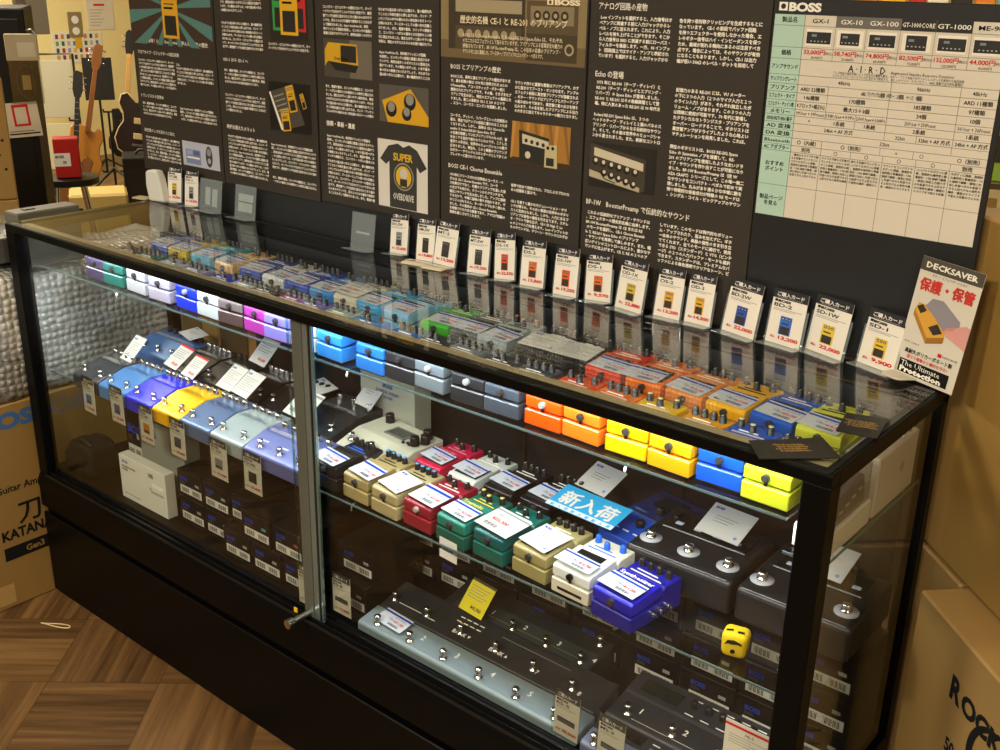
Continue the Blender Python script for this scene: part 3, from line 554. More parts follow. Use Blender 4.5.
G1 = 'effect pedals in the front row of the top shelf'
row1 = [(.198, '3b2f55', 'dark purple', 'at the far end before the bubble wrap'), (.263, '0f6b62', 'teal', 'next to the dark purple one'), (.339, 'b7bac2', 'white', 'right after the teal one'), (.419, 'a8a3ba', 'pale lilac white', 'between a white and a royal blue one'), (.503, '1030cc', 'royal blue', 'between two white ones'), (.569, 'b8c2c8', 'white', 'between the royal blue and the brown one'), (.634, '4d3e40', 'brown', 'with a grey top next to the magenta one'), (.704, 'a0329a', 'magenta', 'between brown and lavender ones'), (.762, '7d74c8', 'lavender', 'next to the magenta one'), (.829, 'aac0ae', 'pale mint', 'behind the sliding door edge'), (.897, '2a86da', 'sky blue', 'just past the sliding door edge'), (.990, '2470c4', 'mid blue', 'beside the sky blue one'),
        (1.052, '26292d', 'black', 'between the mid blue and silver grey ones'), (1.112, '6c777f', 'silver grey', 'with a bright screw'), (1.192, '24282c', 'black', 'between silver grey and slate ones'), (1.256, '3f4954', 'slate grey', 'next to the orange ones'), (1.329, 'ea520a', 'deep orange', 'with a bright screw'), (1.393, 'ee7a1c', 'light orange', 'next to the yellow ones'), (1.466, 'f2c60a', 'lemon yellow', 'next to the light orange one'), (1.533, 'f0a812', 'golden yellow', 'next to the bright blue one'), (1.602, '0a58d6', 'bright blue', 'between golden and lime ones'), (1.668, 'ccd62c', 'lime yellow', 'nearest the showcase corner')]
jit = [0, 4, -5, 3, -4, -3, 6, -4, 3, 0, -6, -3, 0, -4, 2, 2, -1, -6, 3, -4, 1, -2]
for i, (x, c, nm, wh) in enumerate(row1):
    pedal('%s pedal %s, top shelf front row' % (nm, wh), x, .060 + .0035 * random.uniform(-1, 1), ZU, c, G1, kn=(3, 4, 3, 4)[i % 4], cap={18: 'e8e0a0', 17: None, 20: 'd9cf9a'}.get(i), rz=R(jit[i] * .5),
          screw='c9c9c9' if i in (4, 13, 14, 16) else '4a4a4c', top='6b5f60' if i == 6 else None, w=.0655 if i < 9 else PW)
G2 = 'effect pedals in the rear row of the top shelf'
row2 = [('2a55b8', 'blue'), ('e3c72a', 'yellow'), ('27b3cf', 'cyan'), ('eec58a', 'peach'), ('2148a8', 'navy blue'), ('dde3e0', 'white'), ('2352c4', 'cobalt blue'), ('3d8fd8', 'azure'), ('dcd6c2', 'cream'), ('2fa8e0', 'bright cyan'), ('86c3e8', 'pale blue'), ('43b32f', 'green'), ('5a6066', 'dark grey'), ('a9b6bc', 'light grey'), ('1d1d20', 'black'), ('202022', 'charcoal black'), ('e0431f', 'red'), ('ee7a22', 'orange'), ('e08a3c', 'amber orange'), ('f0b414', 'yellow'), ('1656c8', 'blue'), ('cfd63c', 'lime')]
seen = {}
for i, (c, nm) in enumerate(row2):
    nb = row1[i][2]
    pedal('%s pedal behind the %s one, top shelf rear row' % (nm, nb), row1[i][0] + random.uniform(-.004, .004) - .004, .212 + random.uniform(-.004, .004), ZU, c, G2, kn=(4, 3, 4, 3)[i % 4], cap='f08a30' if i == 13 else None, rz=R(random.uniform(-4, 4)), wcol=INK if nm in ('yellow', 'peach', 'cream', 'white', 'light grey', 'lime', 'pale blue') else PRINTW, word={17: 'Overdrive', 16: 'Distortion', 19: 'Overdrive', 21: 'Distortion', 20: 'Blues', 18: 'Driver'}.get(i) if False else None)
# pedal under a clear cover by the side glass, and the white boxed card behind it
t = thing('effect_pedal', 'white pedal under a clear plastic cover against the side glass', 'effect pedal', (1.738, .062, ZS), 0)
b = B(); b.prism([(0, 0), (0, .028), (.004, .032), (.118, .034), (.118, 0)], 0, .048, mat('cfc9bc', .35), 'x', .002); b.build('body', t)
b = B(); b.prism([(.006, .034), (.008, .054), (.014, .060), (.100, .074), (.108, .034)], .006, .042, mat('55525a', .4), 'x', .003); b.build('treadle', t)
b = B(); b.prism([(.002, .033), (.002, .060), (.012, .074), (.085, .098), (.110, .090), (.114, .034)], .002, .0465, DOME, 'x', .004)
for k in range(5): b.box((.0466, .015 + k * .018, .050 + k * .004), (.0472, .026 + k * .018, .053 + k * .004), mat('8d8a92', .3))
b.build('clear_cover', t)
t = thing('hanging_package', 'white boxed package with a steel hook behind the covered white pedal', 'package', (1.740, .192, ZS), 0)
b = B(); b.box((0, 0, 0), (.046, .135, .082), mat('bdb4a4', .5), .002); b.cyl((.0462, .085, .044), (.0465, .085, .044), .007, mat('a58c6c')); b.build('carton', t)
b = B(); b.tube([(.040, .115, .080), (.040, .115, .090), (.040, .105, .098), (.040, .092, .094), (.040, .090, .082)], .0022, STEEL); b.build('hook', t)

# ------------------------------------------------------------------ lying price tags
def price_tag(label, x, y, z, price, rz=0, tilt=9, w=.058, h=.036, style=0, roll=0, group='printed price tags on the pedals'):
    b = B(); b.box((-w / 2, 0, 0), (w / 2, h, .0006), mat('ccd2de' if style == 0 else 'd2d1cc', .5), 0); M = Matrix.Translation((0, 0, .0006))
    if style == 0:
        b.rect(M, -w / 2, h * .78, w / 2, h * .90, BLUEINK, .0002); b.text(M, '税込', -.006, h * .40, .0052, INK, .0002); b.text(M, price, .004, h * .36, .0078, RED, .0002, bold=.03, fit=.022)
        b.text(M, 'ELECTRIC EFFECTOR', -.002, h * .64, .0038, INK, .0002, fit=.028)
        for k in range(14): b.rect(M, -.004 + k * .0018, h * .10, -.004 + k * .0018 + (.0011 if k % 3 else .0006), h * .26, INK, .0002)
        b.disc(M, -w * .13, h * .5, .0032, GREYINK, .0002, 10); b.disc(M, -w * .13, h * .5, .0022, mat('ccd2de'), .0003, 10)
    elif style == 1:
        b.text(M, 'BOSS', -w * .42, h * .84, .0062, BLUEINK, .0002, bold=.05)
        for k in range(3): b.rect(M, -w * .30, h * (.62 - k * .09), w * (.22 - .08 * k), h * (.64 - k * .09), GREYINK, .0002)
        b.disc(M, w * .36, h * .16, .003, mat('7a93d8'), .0002, 10)
    elif style == 2:
        b.rect(M, -w / 2, h * .86, w / 2, h * .93, GREYINK, .0002); b.text(M, 'EFFECTOR', -w * .30, h * .68, .005, INK, .0002); b.text(M, price, -w * .32, h * .42, .009, RED, .0002, bold=.03, fit=w * .5)
        for k in range(12): b.rect(M, -w * .36 + k * .0024, h * .14, -w * .36 + k * .0024 + (.0014 if k % 3 else .0007), h * .28, INK, .0002)
    elif style == 3:
        b.rect(M, -w / 2, h * .92, w / 2, h, RED, .0002)
        for k in range(5): b.rect(M, -w * .40, h * (.78 - k * .085), w * (.38 - .1 * (k % 3)), h * (.80 - k * .085), GREYINK, .0002)
        b.text(M, price, -w * .1, h * .14, .008, RED, .0002, bold=.03, fit=w * .45)
    else:
        b.text(M, 'BOSS', -w * .42, h * .84, .0052, BLUEINK, .0002, bold=.05)
        for k in range(7): b.rect(M, -w * .40, h * (.72 - k * .08), w * (.38 - .16 * (k % 3)), h * (.735 - k * .08), GREYINK, .0002)
    o = b.build('price_tag'); o.location = (x, y, z); o.rotation_euler = (R(tilt), R(roll), rz)
    return tag(o, label, 'price tag', group)
prices = ['¥13,200', '¥15,400', '¥14,300', '¥17,600', '¥22,000', '¥18,700', '¥16,500', '¥25,300']
for i, (c, nm) in enumerate(row2):
    x = row1[i][0] + PW / 2 - .004
    st = {8: 2, 14: 1, 15: 4}.get(i, 0); big = st != 0
    price_tag('%s lying on the %s pedal behind the %s one' % ({0: 'blue striped price tag', 1: 'plain white card', 2: 'large white price card', 4: 'small grey card'}[st], nm, row1[i][2]), x + random.uniform(-.006, .008), .215, ZU + .0468 + (.004 if big else 0), prices[i % 8], R(random.uniform(-10, 6)), 6.5, .060 if not big else .068, .038 if not big else .052, st)

# ------------------------------------------------------------------ lower shelf, wide pedals
def wide_pedal(label, x, y, z, w, l, col, group=None, sw=2, kn=4, top=None, rz=0, h=.050, ridge=.5, ink=INK, numbers=None, gl=.3, knob=CHROME):
    """sloped front with foot switches, flat raised rear with a row of knobs"""
    t = thing('switch_pedal', label, 'effect pedal', (x, y, z), rz, group)
    c = mat(col, gl, .25, .5, (240, .05)); f = h * .58
    b = B(); b.prism([(0, .002), (0, f), (.004, f + .003), (l * ridge, h), (l * .97, h * .98), (l, h * .9), (l, .002)], 0, w, c, 'x', .0016)
    M = frame((0, l * ridge, h), (1, 0, 0), (0, 1, -.02))
    for k in range(3): b.rect(M, .008, .006 + k * .004, w - .012 - .01 * k, .0068 + k * .004, ink, .0006)
    b.box((.003, .003, 0), (w - .003, l - .003, .002), RUBBER); b.build('body', t)
    for k in range(sw):
        sx = w * (.5 if sw == 1 else .18 + .64 * k / (sw - 1)); sy = l * .17; sz = f + (h - f) * (sy / (l * ridge))
        b = B(); b.lathe([(.0072, 0), (.0072, .0016), (.0046, .0022), (.0042, .008), (.0058, .0085), (.0058, .0118), (.0046, .0132), (0, .0134)], CHROME, (sx, sy, sz), 14); b.build('foot_switch', t)
        b = B(); Mx = frame((sx, sy, sz), (1, 0, 0), (0, l * ridge, h - f)); b.text(Mx, ['ON/OFF', 'MEMORY', 'TAP', 'CTL'][k % 4], 0, .012, .0048, ink, .0006, 'c', .02); b.build('switch_lettering', t)
    for k in range(kn):
        kx = w * (.14 + .72 * k / max(1, kn - 1)); ky = l * .80
        b = B(); b.lathe([(0, .012), (.0048, .012), (.0058, .0105), (.0062, 0)], knob, (kx, ky, h * .98), 12); b.build('knob', t)
    return t
GW = 'two-switch pedals in a row on the lower shelf'
for x, w_, c, nm, k in ((.145, .092, '3c3f42', 'dark grey', 'beside the bubble wrap'), (.243, .092, '4f86c2', 'light blue', 'between the dark grey and the blue one'), (.339, .090, '2a2fd6', 'vivid blue', 'beside the yellow one'), (.433, .088, 'f2b705', 'yellow', 'with chrome knobs'), (.524, .090, '566c90', 'slate blue', 'beside the yellow one'), (.618, .094, '98a6a6', 'pale silver', 'beside the lavender one')):
    wide_pedal('%s two-switch pedal %s' % (nm, k), x, .030, ZL, w_, .122, c, GW, 2, 4, ink=PRINTW if c in ('3c3f42', '2a2fd6') else INK)
wide_pedal('lavender grey three-switch pedal beside the door edge', .716, .030, ZL, .165, .100, '626aa0', None, 3, 5, ink=PRINTW)
wide_pedal('steel blue three-switch pedal at the back near the bubble wrap', .085, .205, ZL, .165, .115, '3f6ca6', None, 3, 6, ink=PRINTW, knob=KNOBM)
for k, (x, w_) in enumerate(((.262, .10), (.368, .10), (.474, .095), (.575, .10))):
    wide_pedal('black knob-covered pedal standing behind the %s pedal' % ('blue', 'yellow', 'slate blue', 'silver')[k], x, .180, ZL, w_, .13, '1c1c1e', 'black pedals in the rear of the lower shelf', 2, 5, ink=PRINTW, h=.053, knob=(CHROME, KNOBM)[k % 2])
wide_pedal('dark grey flat pedal with a pale badge behind the door edge', .690, .155, ZL, .115, .15, '34383c', None, 2, 3, ink=PRINTW)
# standing info cards between those pedals
def fit_card(label, x, y, z, style, price='¥39,600', w=.045, h=.060, lean=35, rz=0, roll=0): return price_tag(label, x, y, z, price, R(rz), lean, w, h, style, roll, None)
fit_card('white info card leaning on the dark grey pedal', .205, .118, ZL + .048, 4, w=.045, h=.062, lean=44, rz=-4)
fit_card('red edged price card leaning behind the light blue pedal', .318, .152, ZL + .053, 3, w=.054, h=.058, lean=36, rz=-8)
fit_card('white price card leaning behind the vivid blue pedal', .392, .142, ZL + .053, 3, w=.048, h=.052, lean=38, rz=-6)
fit_card('white card lying flat on the steel blue rear pedal', .205, .268, ZL + .066, 1, w=.07, h=.045, lean=6, rz=-15)
fit_card('white red edged card standing at the back among black pedals', .455, .270, ZL + .062, 3, w=.062, h=.066, lean=46, rz=-8)
fit_card('white card leaning behind the yellow pedal', .500, .150, ZL + .053, 4, w=.052, h=.058, lean=36, rz=-6)
fit_card('tilted white card overlapping another behind the slate blue pedal', .556, .146, ZL + .055, 4, w=.058, h=.058, lean=36, rz=-8)
fit_card('white card lying on a black pedal behind the silver one', .640, .250, ZL + .056, 1, w=.072, h=.050, lean=8, rz=-18)
fit_card('white price card with red price behind the silver pedal', .716, .148, ZL + .054, 2, '¥29,480', w=.068, h=.062, lean=34, rz=-6)

# ------------------------------------------------------------------ lower shelf, compact pedals past the door edge
G3 = 'effect pedals in the front row of the lower shelf'
def front_row(*a, **k): return pedal(*a, **k)
pedal('black pedal with blue lettering next to the door edge, lower shelf', .868, .060, ZL, '1c1d20', G3, 4, '111111', rz=R(-2), wcol=mat('2f6fe0', .6))
pedal('tan compact pedal with cyan capped knobs beside the black one', .946, .060, ZL, 'a59464', G3, 4, '35a5e6', rz=R(-3), wcol=INK)
pedal('tan compact pedal with a dark screw beside the red one', 1.018, .056, ZL, 'ab9d72', G3, 4, '35a5e6', rz=R(-4), wcol=INK)
pedal('dark red compact pedal on the lower shelf', 1.090, .058, ZL, '8e1c2e', G3, 3, None, rz=R(-3), screw='d5c2bb')
pedal('teal compact pedal with yellow lettering and two white stickers', 1.164, .056, ZL, '23796a', G3, 3, 'd8c46a', 'Tremolo', mat('e8d24a', .6), rz=R(-5), base='165a4c')
pedal('dark teal compact pedal under a large price card', 1.238, .058, ZL, '125a5c', G3, 3, None, rz=R(-4), base='0f5f56')
pedal('olive gold compact pedal under a white card', 1.314, .060, ZL, '9d9260', G3, 4, '2a2a2a', rz=R(-4), w=.066)
pedal('white compact pedal with display window and blue knobs', 1.392, .054, ZL, 'e3e6e4', G3, 3, '1f6fd8', rz=R(-3), base='d9d4c2', knobcol='1a62cc', lcd=True, slot=True, screw='111111', w=.068, wcol=mat('2f6fe0', .6))
pedal('deep blue compact pedal with chrome jacks on its side', 1.470, .042, ZL, '1b1bb4', G3, 4, '111111', 'Synthesizer', PRINTW, rz=R(-7), base='16168a', jacks=True, w=.072)
b = B()
for z in (.004, .026): b.rect(frame((0, 0, z), (1, 0, 0), (0, 0, 1)), .010, 0, .05, .014, WHITE, .0)
o = b.build('white_sticker'); o.location = (1.164, .0545, ZL - .030); o.rotation_euler = (0, 0, R(-5)); tag(o, 'pair of white stickers hanging from the shelf edge below the teal pedal', 'sticker')
G4 = 'effect pedals in the rear row of the lower shelf'
pedal('magenta red compact pedal in the rear row of the lower shelf', 1.000, .178, ZL, '8c1a3e', G4, 3, None, 'Vocoder', mat('e08aa0', .6), rz=R(-4), base='d0204a', top='c81f46')
pedal('white compact pedal with a grey green rear in the lower rear row', 1.078, .176, ZL, 'd6dcd6', G4, 3, None, rz=R(-4), base='cfd6d2')
pedal('black compact pedal beside the white one in the lower rear row', 1.152, .182, ZL, '17181b', G4, 4, None, rz=R(-4))
pedal('black compact pedal lettered Reverb in the lower rear row', 1.226, .186, ZL, '141417', G4, 4, None, 'Reverb', PRINTW, rz=R(-4))
for k, (x, y, z, st, nm, rz, w_, h_) in enumerate(((.893, .062, .049, 0, 'black pedal next to the door edge', -8, .066, .036), (.985, .060, .052, 0, 'first tan pedal', -10, .060, .040), (1.052, .060, .051, 1, 'tan pedal beside the red one', -14, .058, .052), (1.126, .060, .051, 0, 'dark red pedal', -8, .062, .046), (1.196, .060, .051, 0, 'teal pedal', -9, .060, .036), (1.270, .060, .052, 2, 'dark teal pedal', -9, .072, .056), (1.346, .064, .052, 1, 'olive gold pedal', -12, .058, .056), (1.424, .056, .052, 0, 'white display pedal', -6, .066, .030), (1.506, .044, .052, 0, 'deep blue pedal', -9, .066, .034), (1.032, .185, .052, 0, 'magenta red rear pedal', -9, .060, .034), (1.108, .184, .052, 0, 'white rear pedal', -9, .060, .034), (1.186, .190, .052, 0, 'black rear pedal beside the white one', -9, .062, .036), (1.262, .196, .052, 0, 'black rear pedal lettered Reverb', -9, .060, .036))):
    price_tag('%s lying on the lower shelf %s' % (('blue striped price tag', 'white headed card', 'large red price card')[st], nm), x, y, ZL + z, prices[(k * 3) % 8], R(rz), 6, w_, h_, st)
# cream loop pedal with screen, and its carton behind
t = thing('switch_pedal', 'cream three-switch delay pedal with grey screen', 'effect pedal', (.825, .150, ZL), R(-5))
CR = mat('cfcfb8', .4, 0, .5, (200, .05)); b = B(); b.prism([(0, .002), (0, .030), (.055, .050), (.125, .052), (.125, .002)], 0, .158, CR, 'x', .002); b.build('body', t)
b = B(); b.box((.058, .068, .0512), (.112, .104, .0530), mat('6f7168', .3), .001); b.box((.064, .074, .0528), (.106, .099, .0534), mat('4b4d46', .2)); b.build('screen', t)
for k in range(3):
    b = B(); b.lathe([(.008, 0), (.0078, .002), (.005, .003), (.0045, .009), (.0062, .0095), (.0060, .013), (0, .0142)], CHROME, (.022 + k * .057, .024, .039), 14); b.build('foot_switch', t)
for k, (x, y) in enumerate(((.030, .108), (.135, .108), (.148, .090), (.140, .072))):
    b = B(); b.lathe([(0, .017), (.0075, .017), (.0085, .015), (.009, 0)], KNOBM, (x, y, .0515), 12); b.build('knob', t)
for k in range(3):
    b = B(); b.cyl((.118 + k * .008, .064 + .004 * (k % 2), .0515), (.118 + k * .008, .064 + .004 * (k % 2), .054), .003, BLACK, n=10); b.build('button', t)
t = thing('pedal_carton', 'upright pale grey carton printed with blue capitals behind the cream pedal', 'box', (.742, .296, ZL), R(-2))
b = B(); b.box((0, 0, 0), (.150, .045, .118), mat('b4b39f', .6), .0015); M = frame((0, -.0002, 0), (1, 0, 0), (0, 0, 1)); NV = mat('2a4a86', .6)
b.text(M, 'BOSS', .078, .096, .012, NV, .0003, 'c', .05); b.text(M, 'DIGITAL DELAY', .078, .084, .009, NV, .0003, 'c', .03); b.text(M, 'DD-500', .078, .074, .008, NV, .0003, 'c', .03); b.build('carton', t)
fit_card('white card with torn lower edge standing behind the cream pedal', .775, .268, ZL + .055, 1, w=.055, h=.062, lean=44, rz=-8)
# new arrival sign
b = B(); CY = mat('2aa7e0', .5); b.box((-.064, 0, 0), (.064, .058, .001), CY); M = Matrix.Translation((0, 0, .001)); b.text(M, '新入荷', 0, .016, .036, WHITE, .0003, 'c', .03, fit=.104); b.rect(M, -.064, 0, .064, .010, mat('d8e6ee'), .0002)
for k in range(9): b.text(M, '新入荷'[k % 3], -.056 + k * .0135, .0015, .007, CY, .0004, bold=.03)
o = b.build('arrival_sign'); o.location = (1.352, .170, ZL + .060); o.rotation_euler = (R(12), 0, R(-3)); tag(o, 'cyan sign with white Japanese characters lying across the pedals', 'sign')
# twin blue pedal behind it
t = thing('switch_pedal', 'bright and navy blue double-width pedal behind the white display pedal', 'effect pedal', (1.372, .200, ZL), R(-9))
b = B(); b.prism([(0, .002), (0, .036), (.06, .050), (.06, .002)], 0, .100, mat('1a4fc4', .35), 'x', .0015); M = frame((0, 0, .036), (1, 0, 0), (0, .06, .014))
for k in range(4): b.rect(M, .014 + k * .02, .018, .026 + k * .02, .021, PRINTW, .001)
b.build('front_panel', t)
b = B(); b.prism([(.061, .002), (.061, .051), (.150, .053), (.150, .002)], 0, .100, mat('16295e', .35), 'x', .002); b.text(Matrix.Translation((.012, .068, .0528)), 'DELAY', 0, 0, .008, mat('8fa4d8'), .0003); b.build('body', t)
b = B(); b.box((.022, .100, .0520), (.072, .135, .0545), mat('0b1020', .2), .002); b.build('screen', t)
for k, (x, y, z) in enumerate(((.05, .04, .045), (.05, .086, .052), (.084, .086, .052))):
    b = B(); b.lathe([(0, .011), (.006, .011), (.007, .009), (.0075, 0)], KNOBM, (x, y, z), 12); b.build('knob', t)
fit_card('grey white card standing on the shelf behind the Reverb pedal', 1.306, .268, ZL + .052, 1, w=.066, h=.060, lean=24, rz=-8)
# big black foot units
def foot_unit(label, x, y, w_, n, group):
    t = thing('foot_controller', label, 'foot controller', (x, y, ZL), 0, group)
    bm_ = mat('1b1c1f', .38, 0, .5, (300, .08)); pr = [(0, .002), (0, .048), (.008, .055), (.085, .058), (.145, .060), (.150, .055), (.150, .002)]
    b = B(); b.prism(pr, 0, w_, bm_, 'x', .006, None, 3); b.build('body', t)
    b = B(); b.tube([(.006, .003, .0535), (w_ * .5, .003, .0535), (w_ - .008, .004, .0535)], .0009, mat('8f9296', .3, .6), 6); b.build('edge_line', t)
    b = B(); M = frame((0, .078, .0575), (1, 0, 0), (0, 1, .02)); b.box((.02, 0, .0002), (w_ - .02, .05, .003), mat('101113', .25), .001, M); b.tube([(.018, .075, .0602), (w_ - .018, .075, .0602)], .0012, mat('8f9296', .3, .6), 6)
    for k in range(4): b.box((.03 + k * .032, .012, .003), (.042 + k * .032, .020, .0045), mat('bfc8d8', .3), .0005, M)
    b.build('control_panel', t)
    for k in range(n):
        sx = w_ * (.13 + .74 * k / (n - 1)); b = B(); b.lathe([(0, .0005), (.0165, .0006), (.0165, -.001)], mat('b9bcc4', .35), (sx, .035, .0575), 28); b.lathe([(.008, 0), (.0078, .003), (.0055, .0035), (.0052, .007), (.0068, .0075), (.0066, .011), (0, .0125)], CHROME, (sx, .035, .0578), 16); b.build('foot_switch', t)
    return t
foot_unit('black three-switch foot controller behind the deep blue pedal', 1.447, .160, .172, 3, 'black foot controllers with pale switch discs')
foot_unit('black three-switch foot controller next to the side glass', 1.628, .160, .164, 3, 'black foot controllers with pale switch discs')
fit_card('white card leaning on the black foot controller behind the blue pedal', 1.548, .246, ZL + .0645, 1, w=.074, h=.060, lean=24, rz=-4)
fit_card('white card leaning on the controller next to the side glass', 1.706, .246, ZL + .0645, 1, w=.070, h=.060, lean=24, rz=-4)
# yellow soft toy
b = B(); YT = mat('e8c81e', .8, 0, .2, (160, .2)); bm_ = bmesh.new(); bmesh.ops.create_cube(bm_, size=1); bmesh.ops.bevel(bm_, geom=list(bm_.edges), offset=.24, segments=4, affect='EDGES', profile=.5)
for v in bm_.verts: v.co = (v.co.x * .034 * (1 + .08 * v.co.z), v.co.y * .030, .018 + v.co.z * .036)
b.bm(bm_, YT, None, True)
t = b.build('soft_toy'); t.location = (1.668, .092, ZL); t.rotation_euler = (0, 0, R(14)); tag(t, 'small yellow plush block toy with a dark moustache mark on the shelf edge', 'toy')
b = B(); M = frame((0, -.0154, .024), (1, 0, .1), (0, .03, 1)); b.poly(M, [(-.012, -.003), (-.008, .004), (.001, .005), (.010, .001), (.012, -.003), (.005, -.001), (-.002, -.002), (-.007, -.001)], INK, .0006); b.disc(M, 0, -.012, .0034, INK, .0006, 10)
b.build('face_mark', t)
b = B(); M = frame((0, -.003, .0363), (1, 0, 0), (0, 1, 0)); b.poly(M, [(-.012, -.006), (-.003, -.003), (-.004, .002), (-.013, -.002)], INK, .0004); b.poly(M, [(.003, -.006), (.012, -.005), (.011, .000), (.002, -.001)], INK, .0004); b.build('brow_mark', t)

# ================================================================== DECK OF THE CASE
CBK = mat('0c0c0d', .5, 0, .3, (60, .04)); LAB = mat('cfcbc0', .6, 0, .2)
def stock_box(label, x, y, z, w_, h_, d_, group, lx=None, lw=.070, mark='9d9a92', rz=0):
    b = B(); b.box((0, 0, 0), (w_, d_, h_), CBK, .0010); M = frame((0, -.0003, 0), (1, 0, 0), (0, 0, 1)); lw = min(lw, w_ - .008); lx = w_ - lw - .004 if lx is None else lx
    b.rect(M, lx, h_ * .18, lx + lw, h_ * .46, LAB, 0)
    for k in range(12):
        for s_ in (0, 1): b.rect(M, lx + lw * (.06 + s_ * .50) + k * lw * .030, h_ * .22, lx + lw * (.06 + s_ * .50) + k * lw * .030 + lw * (.018 if k % 3 else .009), h_ * .40, INK, .0002)
    b.text(M, 'BOSS', lx + .002, h_ * .66, h_ * .18, BLUEINK, .0002, bold=.03); b.rect(M, lx + .002, h_ * .52, lx + .018, h_ * .62, mat('2f2f31'), .0002)
    b.rect(M, lx + lw * .72, h_ * .58, lx + lw * .90, h_ * .68, mat(mark, .7), .0002)
    o = b.build('stock_box'); o.location = (x, y, z); o.rotation_euler = (0, 0, rz); return tag(o, label, 'box', group)
GB = 'black barcode labelled stock cartons on the showcase floor'
for x, y, z, w_, h_, lb in ((.437, .070, ZD, .083, .0585, 'beside the white box, at the bottom'), (.437, .070, ZD + .059, .083, .0585, 'beside the white box, on top'), (.522, .070, ZD, .083, .0585, 'second from the white box, at the bottom'), (.522, .070, ZD + .059, .083, .0585, 'second from the white box, on top'),
                        (.607, .074, ZD + .059, .066, .0585, 'third from the white box, on top'), (.615, .045, ZD, .083, .0585, 'under the slate blue pedal, at the bottom'), (.676, .045, ZD + .059, .083, .0585, 'below the lavender pedal, with a lit top'), (.702, .045, ZD, .083, .0585, 'below the lavender pedal, at the bottom'), (.765, .045, ZD + .059, .085, .0585, 'right before the door edge, with a lit top'), (.788, .047, ZD, .083, .0585, 'right before the door edge, at the bottom')):
    stock_box('black barcoded stock carton %s' % lb, x, y, z, w_, h_, .11, GB, mark={.676: '4d8a78', .522: '6f9a90', .765: '8a3f3a'}.get(x, '8d8a82'))
stock_box('black barcoded carton past the door edge beside the long foot switch board', .900, .068, ZD, .085, .058, .12, GB, lx=.012)
stock_box('black carton on the one past the door edge', .893, .088, ZD + .0585, .092, .056, .12, GB)
for ci, (x0, w_, nm) in enumerate(((.918, .080, 'the first stack past the door edge'), (1.000, .088, 'the second stack past the door edge'), (1.091, .100, 'the third stack past the door edge'), (1.194, .108, 'the stack behind the small switch board'), (1.306, .098, 'the stack below the olive gold pedal'), (1.407, .106, 'the stack below the deep blue pedal'), (1.516, .096, 'the stack under the first foot controller'), (1.615, .090, 'the stack below the yellow toy'), (1.708, .076, 'the stack beside the side glass'))):
    for k in range(3):
        if ci in (2, 3) and k == 2: continue
        stock_box('black barcoded carton in %s, %s' % (nm, ('bottom', 'middle', 'topmost')[k]), x0, .235 + random.uniform(-.003, .003), ZD + k * .0625, w_, .0615, .115, GB, lx=w_ - min(.072, w_ - .008) - .006)
# white box and companions
b = B(); b.box((0, 0, 0), (.166, .024, .100), mat('d9d9cc', .55), .001); M = frame((0, -.0003, 0), (1, 0, 0), (0, 0, 1))
b.text(M, 'BOSS', .012, .084, .009, mat('5c74a8'), 0, bold=.05); b.text(M, 'WIRELESS GUITAR', .010, .074, .006, INK, 0, bold=.03); b.text(M, 'SYSTEM', .010, .067, .006, INK, 0, bold=.03); b.text(M, '100', .104, .078, .014, INK, 0, bold=.02); b.disc(M, .112, .053, .003, mat('3fae5a'), .0001, 10); b.rect(M, .118, .060, .158, .068, mat('eeeee6'), .0001); b.rect(M, .112, .044, .158, .050, mat('a9a99e'), .0001); b.rect(M, .012, .012, .070, .014, GREYINK, .0001)
o = b.build('pedal_carton'); o.location = (.252, .052, ZD); tag(o, 'white carton printed with the number 100 at the showcase front', 'box')
b = B(); b.box((0, 0, 0), (.160, .040, .155), mat('8f9084', .6), .001); M = frame((0, -.0003, 0), (1, 0, 0), (0, 0, 1)); b.text(M, 'BOSS', .030, .118, .014, mat('3a5a96'), 0, bold=.05)
o = b.build('pedal_carton'); o.location = (.222, .125, ZD); tag(o, 'grey carton standing behind the white numbered carton', 'box')
stock_box('small black carton behind the grey one near the bubble wrap', .150, .135, ZD, .068, .15, .05, GB, lx=.006, lw=.05)
b = B(); bm_ = bmesh.new(); bmesh.ops.create_cube(bm_, size=1); bmesh.ops.subdivide_edges(bm_, edges=list(bm_.edges), cuts=4, use_grid_fill=True)
for v in bm_.verts:
    k = 1 - .35 * max(0, v.co.z) ** 1; v.co = (v.co.x * .105 * k + random.uniform(-.003, .003), v.co.y * .08 * k + random.uniform(-.003, .003), .036 + v.co.z * .072 * (1 - .3 * abs(v.co.x)) + random.uniform(-.002, .002) * (v.co.z > -.4))
b.bm(bm_, mat('0a0908', .75, 0, .2), None, True); b.tube([(-.03, -.02, .07), (0, -.025, .082), (.03, -.02, .07)], .003, BLACK)
o = b.build('gear_pouch'); o.location = (.090, .085, ZD); tag(o, 'slumped black fabric pouch in the front corner by the bubble wrap', 'pouch')
# cardboard sheets at the back
for k, (x0, x1, z1, h_) in enumerate(((.075, .150, .645, '6d5836'), (.155, .212, .655, '9a7a44'), (.220, .318, .650, '5d4a2e'))):
    b = B(); b.box((x0, .352, ZL), (x1, .357, z1), mat(h_, .8, 0, .2, (60, .1)), .0008); tag(b.build('cardboard_sheet'), ('dull brown cardboard sheet nearest the bubble wrap', 'narrow golden cardboard sheet between two brown ones', 'wide brown cardboard sheet beside the black back')[k], 'cardboard')

